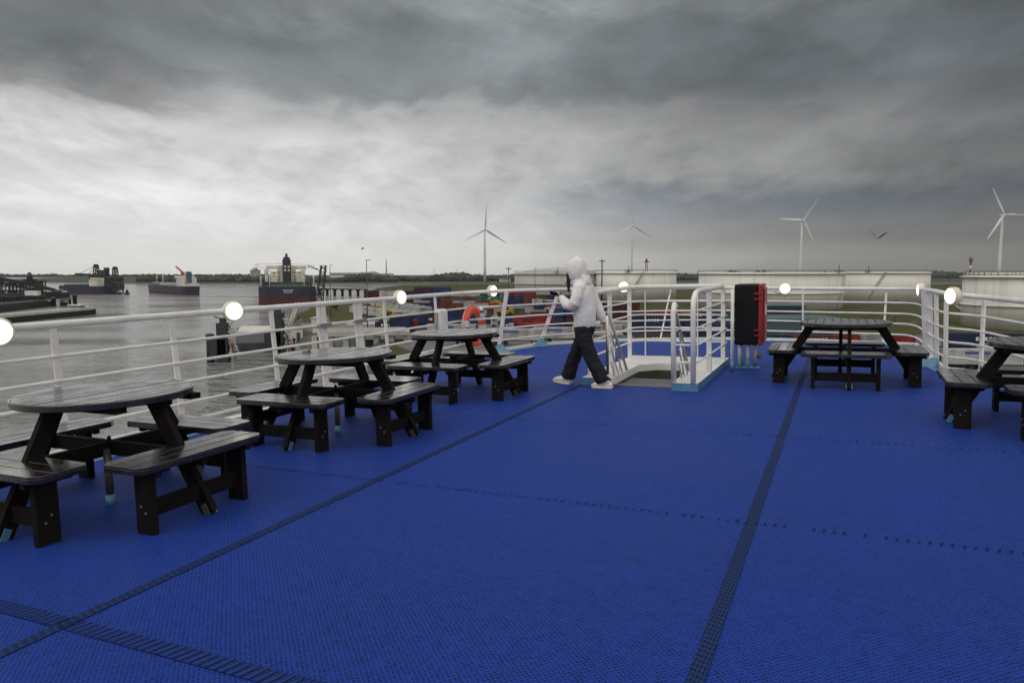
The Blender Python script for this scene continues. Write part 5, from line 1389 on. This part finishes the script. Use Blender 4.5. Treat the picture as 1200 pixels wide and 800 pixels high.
    for i in range(nu):
        for j in range(nv): a=i*(nv+1)+j; fs.append((a,a+nv+1,a+nv+2,a+1))
    m=MB(); m.add(vs,fs,True); hd=m.build('hood',M['hoodie'],r); s=hd.modifiers.new('th','SOLIDIFY'); s.thickness=.012; s.offset=0
    # neck roll joining hood and shoulders
    hm=skin_mesh([(-.08,.02,1.405,.030),(0,-.04,1.43,.042),(.08,.02,1.405,.030),(.05,.10,1.38,.03),(-.05,.10,1.38,.03)],[(0,1),(1,2),(2,3),(3,4),(4,0)],1,2,.006,14)
    mobj('hood_collar',hm,M['hoodie'],r)
    # --- trousers: wide straight legs
    parts=[([(0,-.012,.885,.140,.112),(0,-.014,.84,.158,.125),(0,-.014,.77,.165,.130),(0,-.01,.70,.150,.120),(0,-.01,.66,.10,.09)],'z'),
      ([(.070,.0,.80,.10),(.080,.040,.68,.102),(.088,.105,.54,.093),(.094,.175,.40,.088),(.095,.232,.26,.088),(.095,.270,.16,.092),(.095,.290,.085,.095)],'t'),
      ([(-.070,-.012,.80,.10),(-.082,-.040,.68,.102),(-.090,-.085,.54,.094),(-.097,-.145,.40,.090),(-.100,-.215,.27,.090),(-.100,-.280,.16,.094),(-.100,-.320,.085,.098)],'t')]
    mobj('trousers',fused(parts,.010,.013,8,8),M['trouser'],r)
    # --- clogs
    def clog(x,y,z,pitch,yaw):
        rot=Matrix.Translation((x,y,z))@Matrix.Rotation(yaw,4,'Z')@Matrix.Rotation(pitch,4,'X')
        prof=[(-.115,.038,.055),(-.10,.046,.07),(-.05,.048,.065),(0,.050,.085),(.05,.055,.085),(.10,.056,.07),(.145,.048,.05),(.168,.03,.03)]
        vs=[];fs=[]; n=16
        for (yy,w,h) in prof:
            for k in range(n):
                a=2*PI*k/n; c=math.cos(a); s_=math.sin(a); xx=w*math.copysign(abs(c)**.7,c); zz=.012+h*.5+h*.5*math.copysign(abs(s_)**.75,s_)
                vs.append((xx,yy,zz))
        for j in range(len(prof)-1):
            for k in range(n): fs.append((j*n+k,j*n+(k+1)%n,(j+1)*n+(k+1)%n,(j+1)*n+k))
        fs.append(tuple(range(n))); fs.append(tuple(range(len(vs)-n,len(vs)))[::-1])
        m=MB(); m.add(vs,fs,True)
        poly=[(-.045,-.115),(.045,-.115),(.053,-.03),(.060,.08),(.045,.15),(.0,.175),(-.045,.15),(-.060,.08),(-.053,-.03)]
        m.prism(poly,0,.026)
        c=m.build('clog',M['clog'],r,bevel=.003); c.matrix_local=rot
        q=MB(); q.tube([(-.052,-.005,.07),(-.040,-.075,.085),(0,-.12,.088),(.040,-.075,.085),(.052,-.005,.07)],.009,6); 
        q.build('heel_strap',M['clog'],c)
        q=MB(); 
        for (a,b) in ((-.03,.08),(0,.07),(.03,.08),(-.018,.11),(.018,.11)): q.lathe([(.006,0),(.006,.004)],8,c=(a,b,.093-(b-.07)*.3))
        q.build('vent_hole',M['darkgrey'],c)
    clog(.095,.355,.0,R(6),R(-8)); clog(-.10,-.325,.005,R(0),R(6))
    # sock
    MB().lathe([(.040,0),(.038,.08),(.04,.13)],14,c=(.095,.30,.05)).build('sock',M['offwhite'],r)
    MB().lathe([(.040,0),(.038,.08),(.04,.13)],14,c=(-.10,-.355,.05)).build('sock',M['offwhite'],r)
    # --- phone, held: a thing of its own
    ph=empty('phone',r.matrix_world@Matrix.Translation((-.105,.355,1.238))@Matrix.Rotation(R(10),4,'Z')@Matrix.Rotation(R(14),4,'X')@Matrix.Rotation(R(38),4,'Y'),'dark phone held flat in the walking person\'s hand','phone')
    m=MB(); m.box(0,0,0,.080,.168,.014); m.build('case',M['phone'],ph,bevel=.004)
    m=MB(); m.box(0,0,.0082,.070,.155,.002); m.build('screen',M['glass'],ph)
person()
# ================================================================== gulls
def gull(px,py,d,rot,label,s=1.0,flap=.9):
    p=C0+ray(px,py)*(d/ray(px,py).y)
    r=empty('gull',W(p.x,p.y,p.z)@Euler(rot).to_matrix().to_4x4(),label,'bird')
    m=MB(); rings=[(-.27,.01,.0),(-.2,.045,.0),(-.08,.075,-.005),(.06,.08,-.01),(.16,.055,.0),(.21,.042,.012),(.25,.04,.02),(.285,.022,.018),(.30,.008,.015)]
    vs=[];fs=[];n=12
    for (x,rad,z) in rings:
        for k in range(n): a=2*PI*k/n; vs.append((x*s,rad*s*math.cos(a),(z+rad*.9*math.sin(a))*s))
    for i in range(len(rings)-1):
        for k in range(n): fs.append((i*n+k,i*n+(k+1)%n,(i+1)*n+(k+1)%n,(i+1)*n+k))
    m.add(vs,fs,True); b=m.build('body',M['offwhite'],r)
    m=MB(); m.prism([(-.42*s,-.07*s),(-.22*s,-.04*s),(-.22*s,.04*s),(-.42*s,.07*s)],-.006*s,.006*s); m.build('tail',M['offwhite'],r)
    m=MB(); m.lathe([(.010*s,0),(.002*s,.05*s)],8,c=(.30*s,0,.012*s),M3=Matrix.Rotation(R(90),3,'Y')); m.build('beak',M['yellow'],r)
    for sd in(-1,1):
        up=flap if sd>0 else flap*.62
        sec=[(0,.0,0,.13),(.22,math.sin(up)*.24,.03,.15),(.42,math.sin(up)*.50,.0,.12),(.62,math.sin(up)*.66,-.08,.07),(.74,math.sin(up)*.72,-.15,.015)]
        vs=[];fs=[]
        for (yy,zz,xx,ch) in sec:
            y_=sd*(.05+yy*math.cos(up*.8)); 
            for (cx_,cz_) in ((ch,0),(.2*ch,.018),(-ch*.8,.0),(.2*ch,-.008)): vs.append(((xx+.03+cx_)*s,y_*s,(zz+cz_)*s))
        for i in range(len(sec)-1):
            for k in range(4): fs.append((i*4+k,i*4+(k+1)%4,(i+1)*4+(k+1)%4,(i+1)*4+k))
        fs.append(tuple(range(len(vs)-4,len(vs))))
        m=MB(); m.add(vs,fs,True); m.build('wing',M['brownpipe'] if sd>0 else M['darkgrey'],r)
gull(1028,279,55,(R(0),R(8),R(40)),'dark winged gull gliding in the grey sky left of the rightmost turbine')
gull(425,291.5,110,(0,R(5),R(200)),'tiny gull in the pale sky right of the tanker',1.0,.3)
# ================================================================== haze over the harbour
mb=MB(); mb.box(0,2350,15,7000,5300,80)   # bottom below water, top above the turbines
hz=mb.build('haze',[bpy.data.materials.new('haze_air')]); hz.location=(0,0,0)
tag(hz,kind='stuff')
me=hz.data
for v in me.vertices: v.co.z = (ZW-1.5) if v.co.z<0 else 175.0
hm=me.materials[0]; hm.use_nodes=True; nt=hm.node_tree; nt.nodes.clear()
o_=nt.nodes.new('ShaderNodeOutputMaterial'); pv=nt.nodes.new('ShaderNodeVolumePrincipled'); pv.inputs['Density'].default_value=.000035; pv.inputs['Color'].default_value=(.97,.985,1,1); pv.inputs['Anisotropy'].default_value=.2
nt.links.new(pv.outputs[0],o_.inputs['Volume'])
